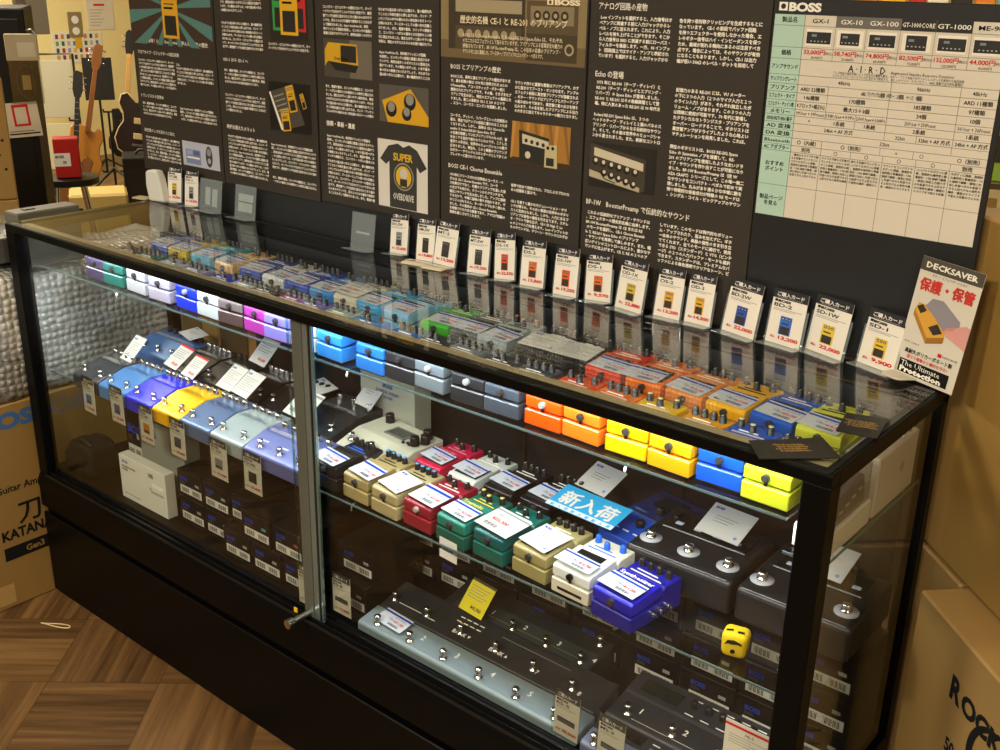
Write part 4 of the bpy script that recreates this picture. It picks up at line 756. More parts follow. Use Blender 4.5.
# foot switch boards on the deck
def sboard(label, x, y, z, w_, prof, cols, rz=0):
    t = thing('switch_board', label, 'foot controller', (x, y, z), rz); bm_ = mat(cols[0], .45, .3, .5, (260, .06))
    b = B(); b.prism(prof, 0, w_, bm_, 'x', .0015); b.build('body', t); return t
def fsw(t, x, y, z, r=1.0):
    b = B(); b.lathe([(.0075 * r, 0), (.0072 * r, .002), (.0045 * r, .0025), (.0042 * r, .011), (.0064 * r, .0115), (.0066 * r, .0150), (.0052 * r, .0172), (0, .0175)], CHROME, (x, y, z), 14); return b.build('foot_switch', t)
t = sboard('long grey eight-switch foot board behind the front glass', 1.000, .034, ZD, .462, [(0, .002), (0, .016), (.004, .020), (.050, .028), (.050, .002)], ('84949a',))
b = B(); b.prism([(.051, .002), (.051, .030), (.115, .046), (.120, .042), (.120, .002)], .004, .458, mat('232629', .45), 'x', .0015); M = frame((0, .060, .0327), (1, 0, 0), (0, .064, .016))
for x, s_ in ((.155, 'BANK'), (.235, 'BANK'), (.318, '7'), (.400, '8')): b.text(M, s_, x + .018, .006, .011, PRINTW, .0004, 'c', .01)
for x, a in ((.193, -1), (.273, 1)): b.poly(M, [(x - .003, .010 - a * .003), (x + .003, .010 - a * .003), (x, .010 + a * .003)][::a], PRINTW, .0004)
b.rect(M, .032, .010, .085, .0112, PRINTW, .0004); b.rect(M, .10, .008, .118, .0095, PRINTW, .0004); b.rect(M, .24, .040, .38, .041, GREYINK, .0004)
for k in range(8): b.rect(M, .150 + (k % 4) * .014, .030 + (k // 4) * .010, .160 + (k % 4) * .014, .032 + (k // 4) * .010, PRINTW, .0004)
b.build('rear_panel', t)
M = frame((0, .004, .020), (1, 0, 0), (0, .046, .008)); b = B()
for k, s_ in enumerate('123456'): b.text(M, s_, .052 + k * .0755, .022, .015, PRINTW, .0006, 'c', .01); b.rect(M, .044 + k * .0755, .014, .047 + k * .0755, .0145, PRINTW, .0006)
b.build('switch_numbers', t)
for k in range(6): fsw(t, .036 + k * .0755, .014, .0215)
for k in range(6): fsw(t, .020 + k * .0765, .072, .0345, .85)
price_tag('blue striped price tag in a clear sleeve on the long foot board', 1.058, .047, ZD + .0275, '¥71,500', R(-4), 10, .066, .034)
t = sboard('dark four-switch board lying behind the long foot board', 1.085, .158, ZD, .312, [(0, .002), (0, .030), (.003, .034), (.040, .041), (.072, .048), (.074, .044), (.074, .002)], ('23292b',))
M = frame((0, .004, .0345), (1, 0, 0), (0, .036, .007)); b = B(); b.rect(M, .02, .001, .305, .036, mat('2f393b', .45), .0005)
for k, s_ in enumerate('1234'): b.text(M, s_, .100 + k * .070 - .005, .018, .013, PRINTW, .0008, 'c', .02)
b.rect(M, .09, .012, .29, .0126, mat('a89f62'), .0008); b.build('switch_numbers', t)
for k in range(4): fsw(t, .078 + k * .070, .012, .036, .9)
fsw(t, .292, .060, .045, .9)
fit_card('yellow price card with red price standing on the long foot board', 1.158, .146, ZD + .046, 3, '¥42,900', w=.056, h=.058, lean=50, rz=-6)['label'] = 'yellow price card with red price standing behind the long foot board'
yc = bpy.data.objects[[o.name for o in bpy.data.objects if o.get('label', '').startswith('yellow price card')][0]]
for i, m_ in enumerate(list(yc.data.materials)):
    if m_ == mat('d2d1cc', .5): yc.data.materials[i] = mat('e3d20f', .5)
    if m_ == RED and i < 2: yc.data.materials[i] = mat('3a3a16', .6)
t = sboard('pale lavender grey foot board with a dark display behind the front glass', 1.472, .030, ZD, .255, [(0, .002), (0, .018), (.004, .022), (.034, .028), (.034, .002)], ('6f7690',))
b = B(); b.prism([(.0345, .002), (.0345, .028), (.062, .034), (.062, .002)], 0, .255, mat('26282d', .4), 'x', .001); M = frame((0, .036, .0283), (1, 0, 0), (0, .026, .0057)); b.rect(M, .020, .004, .080, .022, mat('17130f', .15), .0008)
for k in range(14): b.rect(M, .092 + (k % 7) * .020, .006 + (k // 7) * .009, .104 + (k % 7) * .020, .008 + (k // 7) * .009, PRINTW if k % 3 else mat('8a8d94'), .0008)
for k in range(3): b.disc(M, .012, .004 + k * .009, .0015, PRINTW, .0008, 8)
b.build('display_panel', t)
M = frame((0, .004, .022), (1, 0, 0), (0, .030, .006)); b = B()
for k, s_ in enumerate('1234'): b.text(M, s_, .038 + k * .064, .018, .012, PRINTW, .0006, 'c', .02)
b.build('switch_numbers', t)
for k in range(4): fsw(t, .020 + k * .064, .008, .023, .9)
t = sboard('dark grey foot board numbered 1 and 2 with a small screen', 1.468, .098, ZD, .285, [(0, .002), (0, .026), (.004, .030), (.056, .038), (.058, .040), (.105, .050), (.105, .002)], ('34343a',))
M = frame((0, .004, .030), (1, 0, 0), (0, .052, .008)); b = B()
for k, s_ in enumerate('123'): b.text(M, s_, .045 + k * .076, .024, .015, PRINTW, .0006, 'c', .02)
b.rect(M, .040, .008, .20, .0086, PRINTW, .0006); b.build('switch_numbers', t)
for k in range(3): fsw(t, .030 + k * .076, .018, .033)
M = frame((0, .060, .0405), (1, 0, 0), (0, .045, .0095)); b = B(); b.rect(M, .018, .008, .085, .032, mat('20221c', .15), .0008)
for k in range(5): b.lathe([(0, .010), (.005, .010), (.006, .008), (.0065, 0)], KNOBM, (.105 + k * .024, .083, .045), 12)
for k in range(12): b.rect(M, .10 + (k % 6) * .026, .003 + (k // 6) * .030, .114 + (k % 6) * .026, .005 + (k // 6) * .030, PRINTW, .0008)
b.build('control_panel', t)

# ------------------------------------------------------------------ purchase cards
def purchase_card(label, x, y, z, w_, h_, model, price, col, group, rz=0, roll=0, lean=8, base='ece7dd', stand=True, shape='pedal', pad='2a2622'):
    b = B(); b.box((-w_ / 2, 0, 0), (w_ / 2, .0008, h_), mat(base, .5), 0); M = frame((0, -.0003, 0), (1, 0, 0), (0, 0, 1))
    b.rect(M, -w_ / 2, h_ * .835, w_ / 2, h_ + .001, mat('24242c', .4), 0); b.text(M, 'ご購入カード', 0, h_ * .885, h_ * .085, PRINTW, .0003, 'c', .03, fit=w_ * .78); b.rect(M, -w_ * .36, h_ * .855, w_ * .36, h_ * .863, mat('9a98a0'), .0003)
    b.rect(M, -w_ * .43, h_ * .775, -w_ * .35, h_ * .82, INK, .0003); b.text(M, 'BOSS', -w_ * .34, h_ * .775, h_ * .055, INK, .0003, bold=.06, fit=w_ * .38); b.text(M, model, -w_ * .43, h_ * .685, h_ * .088, INK, .0003, bold=.02, fit=min(w_ * .62, w_ * .13 * len(model)))
    for k in range(2): b.rect(M, -w_ * .43, h_ * (.645 - k * .028), w_ * (.40 - k * .2), h_ * (.653 - k * .028), GREYINK, .0003)
    c = mat(col, .5)
    if shape == 'pedal':
        pw, ph = w_ * .17, h_ * .17; cy = h_ * .36; b.rect(M, -pw, cy - ph, pw, cy + ph, c, .0003); b.rect(M, -pw * .8, cy - ph * .92, pw * .8, cy - ph * .1, mat(pad), .0005)
        for k in (-.55, 0, .55): b.disc(M, k * pw, cy + ph * .74, pw * .22, INK, .0005, 8); b.disc(M, k * pw, cy + ph * .74, pw * .1, PRINTW, .0006, 6)
        b.rect(M, -pw * .7, cy + ph * .15, pw * .5, cy + ph * .3, mat(pad), .0005)
    elif shape == 'wide': b.rect(M, -w_ * .36, h_ * .30, w_ * .36, h_ * .42, c, .0003); b.rect(M, -w_ * .33, h_ * .34, w_ * .33, h_ * .37, mat('4a4644'), .0005)
    elif shape == 'square': b.rect(M, -w_ * .23, h_ * .25, w_ * .23, h_ * .52, c, .0003); b.rect(M, -w_ * .2, h_ * .28, w_ * .2, h_ * .34, mat(pad), .0005)
    elif shape == 'tilt': b.poly(M, [(-w_ * .2, h_ * .50), (w_ * .06, h_ * .55), (w_ * .26, h_ * .28), (w_ * .02, h_ * .24)], c, .0003)
    b.text(M, '税込', -w_ * .38, h_ * .105, h_ * .05, RED, .0003, bold=.03); b.text(M, price, w_ * .44, h_ * .10, h_ * .085, RED, .0003, 'r', .04, fit=w_ * .55) if False else b.text(M, price, -w_ * .14, h_ * .10, h_ * .085, RED, .0003, 'l', .04, fit=w_ * .58)
    o = b.build('purchase_card'); o.location = (x, y, z); o.rotation_euler = (R(-lean), R(roll), rz); tag(o, label, 'price card', group)
    b = B()
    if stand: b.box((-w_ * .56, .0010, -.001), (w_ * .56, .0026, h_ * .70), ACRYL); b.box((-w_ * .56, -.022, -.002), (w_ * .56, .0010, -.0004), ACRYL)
    else: b.box((-w_ * .58, -.0016, -h_ * .05), (w_ * .58, -.0008, h_ * 1.05), SLEEVE)
    b.build('acrylic_stand' if stand else 'clear_sleeve', o)
    return o
GC = 'purchase cards standing on the top glass'
ZT = .8848
for x, y, w_, h_, mdl, pr, c, nm, rz, roll in ((.779, .368, .041, .076, 'DC-2W', '23,650', '8a949c', 'grey pedal picture next to the clear sleeve', 5, -3), (.853, .362, .040, .079, 'HM-2W', '19,800', '2a2624', 'black pedal picture and brown tint', 7, -2), (.900, .362, .046, .081, 'MT-2', '13,200', '3a3530', 'dark pedal picture, tilted away from its neighbour', 8, 6), (.981, .362, .043, .079, 'MT-2W', '19,250', '3c3e42', 'dark grey pedal picture', 8, -1), (1.041, .364, .040, .082, 'DS-1X', '22,570', 'd4452a', 'vermilion and silver pedal picture', 8, -7),
        (1.104, .360, .047, .080, 'DS-2', '13,860', 'd8702a', 'orange pedal picture above a dark pad', 4, -3), (1.178, .354, .048, .080, 'DS-1W', '19,250', 'e0601c', 'deep orange pedal picture', -2, -4), (1.236, .366, .051, .077, 'DS-1', '9,570', 'e36a20', 'bright orange pedal picture, tilted', -2, -8), (1.302, .356, .052, .081, 'OD-1X', '22,880', 'c9b33a', 'silver and yellow pedal picture', -6, 2), (1.368, .364, .045, .078, 'OS-2', '13,200', 'd8a030', 'amber and orange pedal picture', 2, 1),
        (1.420, .368, .045, .078, 'OD-3', '14,300', 'e0a81c', 'golden pedal picture between blue and amber ones', -2, 0), (1.491, .364, .056, .081, 'BD-2W', '22,000', '2250b0', 'navy blue pedal picture', -7, 5), (1.563, .364, .057, .079, 'BD-2', '13,200', '2c68c8', 'blue pedal picture beside the navy one', -8, 1), (1.625, .366, .060, .081, 'SD-1W', '22,000', 'e0c43c', 'pale yellow pedal picture', -12, 4), (1.702, .362, .056, .078, 'SD-1', '9,900', 'e2bc2c', 'yellow pedal picture half behind the big sign', -12, 5),
        (.075, .360, .046, .078, 'OD-200', '20,900', 'd4b428', 'yellow and black pedal picture beside the white wedge', 4, -3), (.139, .360, .045, .078, 'PX-1', '25,300', '8f98a4', 'small grey pedal picture near the white wedge', 3, -4)):
    purchase_card('purchase card with a %s' % nm, x, y, ZT, w_, h_, mdl, pr, c, GC, R(rz), roll * .6, 8)
# clear display sleeves without card
for k, (x, y, w_, h_, nm) in enumerate(((.214, .355, .072, .070, 'holding two upright white strips'), (.325, .362, .065, .070, 'holding two stacked white labels'), (.703, .345, .060, .070, 'nearly empty in the middle of the back edge'))):
    t = thing('card_stand', 'clear acrylic stand %s' % nm, 'stand', (x, y, ZT - .002), 0, 'clear stands on the top glass', (R(-8), 0, R(3)))
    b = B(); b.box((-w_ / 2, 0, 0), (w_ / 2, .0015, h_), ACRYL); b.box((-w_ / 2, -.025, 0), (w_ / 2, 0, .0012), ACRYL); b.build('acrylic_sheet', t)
    b = B(); WL = mat('c9c9c2', .5)
    if k == 0: b.box((-.020, .002, .014), (-.003, .0026, .052), WL); b.box((.003, .002, .012), (.020, .0026, .050), WL)
    elif k == 1: b.box((-.024, .002, .036), (.022, .0026, .052), WL); b.box((-.024, .002, .014), (.020, .0026, .033), WL)
    else: b.box((-.018, .002, .030), (.016, .0026, .034), WL)
    b.build('white_label', t)
# cards hanging inside the front glass
GH = 'purchase cards hanging inside the front glass'
for x, zt, w_, mdl, pr, c, sh, nm, roll in ((.218, .590, .046, 'RV-200', '28,600', '4f7396', 'square', 'dusty blue square picture, nearest the bubble wrap', 2), (.325, .597, .048, 'MD-200', '28,600', '5a5f96', 'square', 'purple blue square picture', 0), (.425, .583, .047, 'OD-200', '28,600', 'd8741c', 'square', 'orange square picture', 0), (.528, .584, .050, 'DD-200', '28,600', '4a4454', 'square', 'dark violet picture below the yellow pedal', 1), (.655, .579, .052, 'SY-200', '33,000', '8f8880', 'square', 'pale grey square picture', 1), (.753, .583, .052, 'EQ-200', '29,480', '2a201c', 'square', 'black square picture below the lavender pedal', 1),
        (.888, .406, .048, 'RC-500', '39,600', '5a6270', 'tilt', 'tilted grey device picture beside the lock', 0), (.965, .415, .048, 'ES-8', '71,500', '3a3230', 'wide', 'flat black device picture past the lock', 0), (1.445, .410, .047, 'ES-5', '38,500', '3a3230', 'wide', 'flat black device picture over the lavender board', 2), (1.523, .405, .047, 'MS-3', '46,200', '3a2f2a', 'wide', 'flat dark device picture next to the corner boards', 2)):
    y_ = .0195 if x > .9 and x < .95 else (.031 if x > .95 else .0200)
    purchase_card('warm white purchase card with a %s' % nm, x, y_, zt - .079, w_ * .93, .078, mdl, pr, c, GH, 0, roll, 0, 'eadfc8', False, sh)
    b = None
b = B(); b.box((-.034, 0, 0), (.034, .0008, .060), mat('e2dcd0', .5)); M = frame((0, -.0003, 0), (1, 0, 0), (0, 0, 1)); b.rect(M, -.034, .052, .034, .056, RED, 0); b.text(M, 'ME-5', -.006, .044, .006, INK, 0); b.text(M, '¥44,000', .0, .020, .010, RED, 0, bold=.03, fit=.028)
for k in range(4): b.rect(M, -.028, .040 - k * .004, .024 - (k % 2) * .02, .0408 - k * .004, GREYINK, 0)
o = b.build('price_tag'); o.location = (1.727, .034, .432); tag(o, 'white price sign with a red top stripe at the showcase corner', 'price tag')
# tall sign at the corner
t = thing('folded_sign', 'tall white protective cover advert standing at the showcase corner', 'sign', (1.772, .346, ZT), 0, None, (R(-6), R(3), R(-17)))
b = B(); b.box((-.046, 0, 0), (.046, .001, .162), mat('d8d2c6', .5), .0003); M = frame((0, -.0003, 0), (1, 0, 0), (0, 0, 1)); b.rect(M, -.046, .144, .046, .162, mat('4a463c', .5), 0)
b.text(M, 'DECKSAVER', 0, .149, .0105, PRINTW, .0003, 'c', .03, fit=.076); b.text(M, 'ギター・エフェクターのために', 0, .139, .004, INK, .0001, 'c', fit=.052); b.text(M, '保護・保管', 0, .120, .018, mat('c8342c'), .0002, 'c', .05, fit=.080)
b.poly(M, [(-.038, .092), (-.010, .060), (.014, .068), (.014, .076), (-.012, .100), (-.034, .102)], mat('d9a23a'), .0001); b.poly(M, [(-.038, .092), (-.010, .060), (-.010, .052), (-.038, .084)], mat('b07c28'), .0001); b.poly(M, [(-.010, .060), (.014, .068), (.014, .060), (-.010, .052)], mat('9a6a22'), .0001); b.poly(M, [(-.036, .096), (-.028, .088), (-.020, .094), (-.028, .101)], mat('2c2622'), .0002); b.poly(M, [(-.012, .074), (-.002, .066), (.010, .072), (.0, .082)], mat('2c2622'), .0002)
b.poly(M, [(-.024, .100), (-.016, .112), (.000, .113), (.030, .094), (.032, .080), (.010, .076), (-.008, .090)], mat('8f8a94'), .0003); b.poly(M, [(.012, .078), (.028, .086), (.040, .092), (.046, .090), (.046, .060), (.030, .066), (.016, .070)], mat('d89a94'), .0004); b.poly(M, [(.012, .078), (.024, .080), (.026, .086), (.014, .082)], mat('c98880'), .0005)
b.text(M, 'BOSS Compact', -.040, .046, .0036, INK, .0001); b.text(M, '高耐久ポリカーボネート製', 0, .033, .0068, INK, .0001, 'c', .03, fit=.072); b.rect(M, .012, .041, .018, .046, RED, .0001); b.text(M, 'MADE IN UK', .019, .042, .004, INK, .0001); b.text(M, '落下や衝撃から機材を守る！', 0, .026, .0052, RED, .0001, 'c', .02, fit=.062); b.rect(M, -.040, .0285 - .024, .036, .023, INK, .0001); b.text(M, 'The Ultimate', -.037, .0145, .0098, PRINTW, .0003, fit=.060); b.text(M, 'Protection', -.037, .0062, .0098, PRINTW, .0003, bold=.05, fit=.064)
b.build('printed_panel', t)
b = B(); b.prism([(-.044, -.028), (-.040, -.032), (-.020, -.032), (-.014, -.028), (-.008, 0), (-.046, 0)], 0, .003, mat('d2cab8', .5), 'z', .001); b.build('foot_tab', t)
# cream feet under two cards
for x, nm in ((.846, 'brown tinted card'), (.896, 'tilted dark card')):
    b = B(); b.prism([(-.022, -.030), (.022, -.030), (.024, -.026), (.024, 0), (-.024, 0), (-.024, -.026)], 0, .003, mat('e3d6b8', .5), 'z', .001); o = b.build('display_plate'); o.location = (x, .357, .8824); o.rotation_euler = (0, 0, R(8)); tag(o, 'cream plastic foot plate below the %s' % nm, 'plate')
# white wedge
t = thing('wedge_device', 'white upright wedge-shaped plastic device on the far glass corner', 'device', (.034, .347, .8822), R(12))
b = B(); b.prism([(-.020, 0), (-.026, .035), (-.024, .066), (-.018, .070), (.010, .070), (.017, .055), (.026, 0)], -.011, .011, mat('dcdcd4', .35), 'y', .004, None, 2); b.build('body', t)
b = B(); b.box((-.07, -.014, 0), (-.027, .012, .004), mat('b9ac8c', .25), .001); b.build('foot', t)
# black cards lying on the glass
BC = mat('1c1815', .3); GOLD = mat('b99b5a', .4, .3)
for k, (pts, lb) in enumerate(((((1.688, .022), (1.721, -.016), (1.789, .048), (1.749, .088)), 'black glossy card with gold lettering at the front corner of the glass'), (((1.752, .118), (1.738, .182), (1.786, .196), (1.798, .128)), 'black card with gold lettering lying further back by the big sign'))):
    P = [Vector((x, y, 0)) for x, y in pts]; c = sum(P, Vector()) / 4; b = B(); vs = [(p - c)[:] for p in P]; vs = [(x, y, .0004) for x, y, z in vs] + [(x, y, .0014) for x, y, z in vs]
    b.add(vs, [(3, 2, 1, 0), (4, 5, 6, 7), (0, 1, 5, 4), (1, 2, 6, 5), (2, 3, 7, 6), (3, 0, 4, 7)], BC)
    u = (P[2] - P[1]) if k == 0 else (P[2] - P[1]); M = frame((0, 0, .0014), u, (-u.y, u.x, 0))
    for i in range(4): b.text(M, 'Hand made'[i:] + 'Music'[:i + 2], -.020 + .003 * (i % 2), .008 - i * .0055, .0062, GOLD, .0003, bold=.03, fit=.036)
    o = b.build('leaflet'); o.location = (c.x, c.y, .8822); tag(o, lb, 'card', None)

# ================================================================== AROUND THE CASE
CB = mat('91723f', .72, 0, .25, (50, .08)); CB2 = mat('957644', .5, 0, .45, (40, .10)); TAPE = mat('b08f58', .3, 0, .5)
# amplifier carton at the left end
t = thing('amplifier_carton', 'tall brown amplifier carton standing at the far end of the showcase', 'box', (-.275, -.29, 0), 0)
b = B(); b.box((0, 0, 0), (.262, .82, .485), CB, .003); M = frame((.2624, 0, 0), (0, 1, 0), (0, 0, 1))
b.text(M, 'BOSS', .180, .432, .048, mat('3564a0', .6), .0002, bold=.05, fit=.150); b.text(M, 'Guitar Amplifier', .190, .282, .024, INK, .0002, bold=.02, fit=.150); b.text(M, '刀', .232, .203, .060, INK, .0002, bold=.02); b.text(M, 'KATANA-50', .190, .168, .033, INK, .0002, bold=.04, fit=.158); b.rect(M, .190, .118, .40, .150, INK, .0002); b.text(M, 'Gen3', .240, .127, .020, mat('91723f'), .0004, bold=.03)
b.build('carton', t)
b = B(); b.box((.262, .12, .012), (.2628, .20, .060), TAPE); b.build('tape_patch', t)
# bubble wrapped parcel on it
b = B(); bm_ = bmesh.new(); bmesh.ops.create_cube(bm_, size=1); bmesh.ops.subdivide_edges(bm_, edges=list(bm_.edges), cuts=9, use_grid_fill=True)
for v in bm_.verts:
    n_ = .006 * math.sin(v.co.y * 31 + v.co.z * 17) + .005 * math.sin(v.co.z * 27 - v.co.x * 11); v.co = (v.co.x * .235 + (n_ if abs(v.co.x) > .49 else 0) * .8, v.co.y * .78 + n_, v.co.z * .268 + (n_ if v.co.z > -.49 else 0))
bmesh.ops.bevel(bm_, geom=[e for e in bm_.edges if e.calc_face_angle(0) > .9], offset=.012, segments=2, affect='EDGES')
b.bm(bm_, bubble_mat(), None, True); o = b.build('wrapped_parcel'); o.location = (-.140, .135, .6215); tag(o, 'large bubble-wrapped parcel lying on the amplifier carton', 'parcel')
b = B(); FILM = mat('9fb4c4', .25, 0, .7, (14, .5)); vs = []; fs = []
for i in range(13):
    for j in range(5): y = -.1 + i * .045; z = .560 + j * .034 + .016 * math.sin(i * .9); vs.append((0 + .003 * math.sin(i * 2 + j), y, z)); 
for i in range(12):
    for j in range(4): a = i * 5 + j; fs.append((a, a + 5, a + 6, a + 1))
# mixer on top of the parcel
t = thing('audio_mixer', 'dark audio mixer with rows of small knobs lying on the bubble-wrapped parcel', 'mixer', (-.320, -.22, .768), 0)
b = B(); b.prism([(0, 0), (0, .040), (.02, .048), (.38, .058), (.38, 0)], 0, .215, mat('4a4842', .5), 'x', .003); b.build('body', t)
for k in range(40):
    i, j = k % 5, k // 5; b = B(); z = .048 + (.02 + j * .042) * .0278; b.lathe([(0, .010), (.004, .010), (.0055, .001), (.006, 0)], mat('c9c6ba' if k % 4 else 'c8b23a', .4), (.03 + i * .038, .035 + j * .042, z), 10); b.build('knob', t)
b = B(); b.box((0, 0, 0), (.055, .145, .121), mat('6b675c', .55), .003); b.box((.02, .03, .121), (.032, .055, .123), BLACK); o = b.build('grey_case'); o.location = (-.080, .170 - .13, .768); o.rotation_euler = (0, 0, 0); tag(o, 'plain grey case behind the mixer beside the showcase', 'case')
# cartons at the right
def rcarton(label, x, y, z, w_, d_, h_, m_, rz):
    t = thing('cardboard_carton', label, 'box', (x, y, z), rz); b = B(); b.box((0, 0, 0), (w_, d_, h_), m_, .003); return t, b
t, b = rcarton('brown speaker carton with black lettering at the near end of the showcase', 1.836, .277, 0, .62, .50, .628, CB2, R(-45))
M = frame((0, -.0005, 0), (1, 0, 0), (0, 0, 1)); b.text(M, 'R', .108, .541, .044, INK, 0, bold=.045, fit=.026); b.text(M, 'OCKETEER', .136, .541, .036, INK, 0, bold=.045, fit=.205)
pts = [(.225 + .056 * math.cos(a * .1), .512 + .052 * math.sin(a * .1)) for a in range(14, 62)]
for i in range(len(pts) - 1):
    w0 = .001 + .006 * math.sin(math.pi * i / len(pts)); w1 = .001 + .006 * math.sin(math.pi * (i + 1) / len(pts)); c = Vector((.225, .512, 0)); p, q = Vector((*pts[i], 0)), Vector((*pts[i + 1], 0)); dp = (p - c).normalized(); dq = (q - c).normalized()
    b.poly(M, [(p + dp * w0)[:2], (p - dp * w0)[:2], (q - dq * w1)[:2], (q + dq * w1)[:2]], INK, .0003)
b.text(M, '50-WATT', .118, .468, .027, INK, 0, bold=.03, fit=.095)
for k in range(7): b.rect(M, .020, .380 - k * .024, .100 - .012 * (k % 3), .384 - k * .024, mat('3a2c1a'), .0001)
b.build('carton', t)
t, b = rcarton('large plain brown carton stacked on the lettered carton', 1.762, .442, .629, .62, .45, .475, mat('9c7a3e', .45, 0, .45, (30, .08)), R(-45)); b.rect(frame((0, -.0005, 0), (1, 0, 0), (0, 0, 1)), .29, .10, .315, .13, INK, 0); b.build('carton', t)
t, b = rcarton('plain brown carton wedged between the showcase back and the lettered carton', 1.765, .432, 0, .150, .30, .626, CB2, R(-45)); b.build('carton', t)
b = B(); b.box((0, 0, 0), (.052, .012, .55), mat('b27a34', .6), .002); o = b.build('wooden_plank'); o.location = (1.694, .404, .0); tag(o, 'orange brown wooden plank leaning behind the showcase corner', 'plank')
# rubber band on the floor
b = B(); pts = []
for i in range(25):
    a = 2 * math.pi * i / 24; pts.append((.036 * math.cos(a), .0045 * math.sin(a) * (1.1 + .5 * math.cos(a)) , .0016 + .001 * math.sin(2 * a)))
b.tube(pts, .0013, mat('d6c294', .5), 6); o = b.build('rubber_band'); o.location = (.127, -.075, 0); o.rotation_euler = (0, 0, R(28)); tag(o, 'pale stretched rubber band lying on the parquet floor', 'rubber band')

# ================================================================== FAR BACKGROUND: GUITAR CORNER
PX = Vector((2.1875, -1.0443))
def face_cam(x, y): d = PX - Vector((x, y)); return math.atan2(d.x, -d.y)
AMB = mat('b5792a', .35, 0, .5, (20, .15)); MAPLE = mat('c99a52', .4); DKW = mat('2a1710', .3, 0, .5); CREAMB = mat('d9c48a', .4); PLB = mat('141312', .35)
def guitar(label, x, y, z, body, binding, neck, head, kind, rz=None, back=False, lean=6, tilt=8):
    t = thing('electric_guitar', label, 'guitar', (x, y, z), 0, None, (R(-lean), R(tilt), face_cam(x, y) if rz is None else rz))
    if kind == 't': out = [(-.085, .02), (-.045, 0), (.05, 0), (.095, .03), (.108, .10), (.085, .16), (.080, .20), (.095, .25), (.085, .30), (.055, .315), (.040, .285), (.020, .290), (-.020, .315), (-.070, .325), (-.100, .295), (-.098, .24), (-.080, .19), (-.085, .14), (-.108, .09)]
    elif kind == 's': out = [(-.06, .005), (0, 0), (.06, .005), (.12, .045), (.14, .11), (.12, .17), (.095, .21), (.10, .26), (.125, .31), (.115, .36), (.08, .375), (.05, .345), (.03, .325), (-.03, .325), (-.05, .345), (-.08, .375), (-.115, .36), (-.125, .31), (-.10, .26), (-.095, .21), (-.12, .17), (-.14, .11), (-.12, .045)]
    else: out = [(-.05, 0), (.05, 0), (.10, .05), (.105, .11), (.08, .17), (.085, .23), (.10, .29), (.06, .32), (.03, .28), (-.03, .28), (-.05, .31), (-.095, .30), (-.085, .22), (-.08, .17), (-.105, .11), (-.10, .05)]
    b = B(); b.prism(out, -.018, .018, body, 'y', .005)
    if binding:
        for y_ in (-.0185,): b.tube([(px * .985, y_, pz) for px, pz in out + out[:1]], .004, CREAMB, 6)
    b.build('body', t); top = .30
    b = B(); b.prism([(-.016, top - .02), (.016, top - .02), (.013, .66), (-.013, .66)], -.030, -.012, neck, 'y', .002)
    if not back:
        for k in range(9): b.box((-.014, -.0306, .36 + k * .033), (.014, -.0300, .362 + k * .033), STEEL)
    b.build('neck', t)
    b = B(); b.prism([(-.018, .655), (.018, .655), (.030, .70), (.026, .80), (-.010, .81), (-.026, .79), (-.028, .70)], -.026, -.012, head, 'y', .002); b.build('headstock', t)
    for k in range(6):
        b = B(); sx = -1 if k < 3 else 1; zz = .70 + (k % 3) * .035; b.cyl((sx * .026, -.019, zz), (sx * .040, -.019, zz), .003, CHROME, n=8); b.sphere((sx * .043, -.019, zz), .006, CHROME if kind != 's' else CREAMB, (1, .6, .8), n=8); b.build('tuning_peg', t)
    if not back:
        b = B()
        for zz in (.11, .20): b.box((-.035, -.024, zz), (.035, -.018, zz + .035), CREAMB if kind == 's' else CHROME, .002)
        b.build('pickup', t)
        b = B(); b.box((-.04, -.026, .07), (.04, -.018, .082), CHROME, .001); b.build('bridge', t)
    # floor stand
    return t
def gstand(label, x, y):
    t = thing('guitar_stand', label, 'stand', (x, y, 0), face_cam(x, y), 'black tubular guitar stands')
    b = B(); b.tube([(0, .06, .10), (0, .07, .50)], .007, BLACK); b.tube([(-.03, .01, .52), (-.03, .06, .50), (.03, .06, .50), (.03, .01, .52)], .006, BLACK); b.build('neck_post', t)
    for a in (-1, 0, 1):
        b = B(); b.tube([(0, .06, .14), (a * .16, -.08 if a else .2, .008)], .008, BLACK); b.build('leg', t)
    b = B(); b.tube([(-.07, -.05, .14), (-.07, .04, .12), (.07, .04, .12), (.07, -.05, .14)], .006, BLACK); b.build('cradle', t)
for x, y, nm in ((-4.00, 2.43, 'below the natural wood guitar'), (-3.72, 2.60, 'below the dark guitar with cream edge'), (-4.24, 2.80, 'behind the natural wood guitar')):
    gstand('black tubular guitar stand %s' % nm, x, y)
guitar('natural amber solid guitar seen from behind near the yellow wall', -4.00, 2.43, .16, AMB, False, mat('8a5420', .4), mat('8a5420', .4), 't', back=True, tilt=13)
guitar('dark brown hollow guitar with cream edging beside the poster', -3.66, 2.62, .30, DKW, True, PLB, PLB, 's')
guitar('black guitar with pale wooden neck behind the natural one', -4.30, 2.92, .20, PLB, False, MAPLE, PLB, 'x')
guitar('sunburst guitar with a low black headstock beside the red box', -3.86, 2.28, -.02 + .03, mat('7a4a1c', .35), False, PLB, PLB, 'x', lean=10)
guitar('dark guitar with a pale neck nearest to the poster edge', -4.02, 3.02, .18, DKW, False, MAPLE, PLB, 'x')
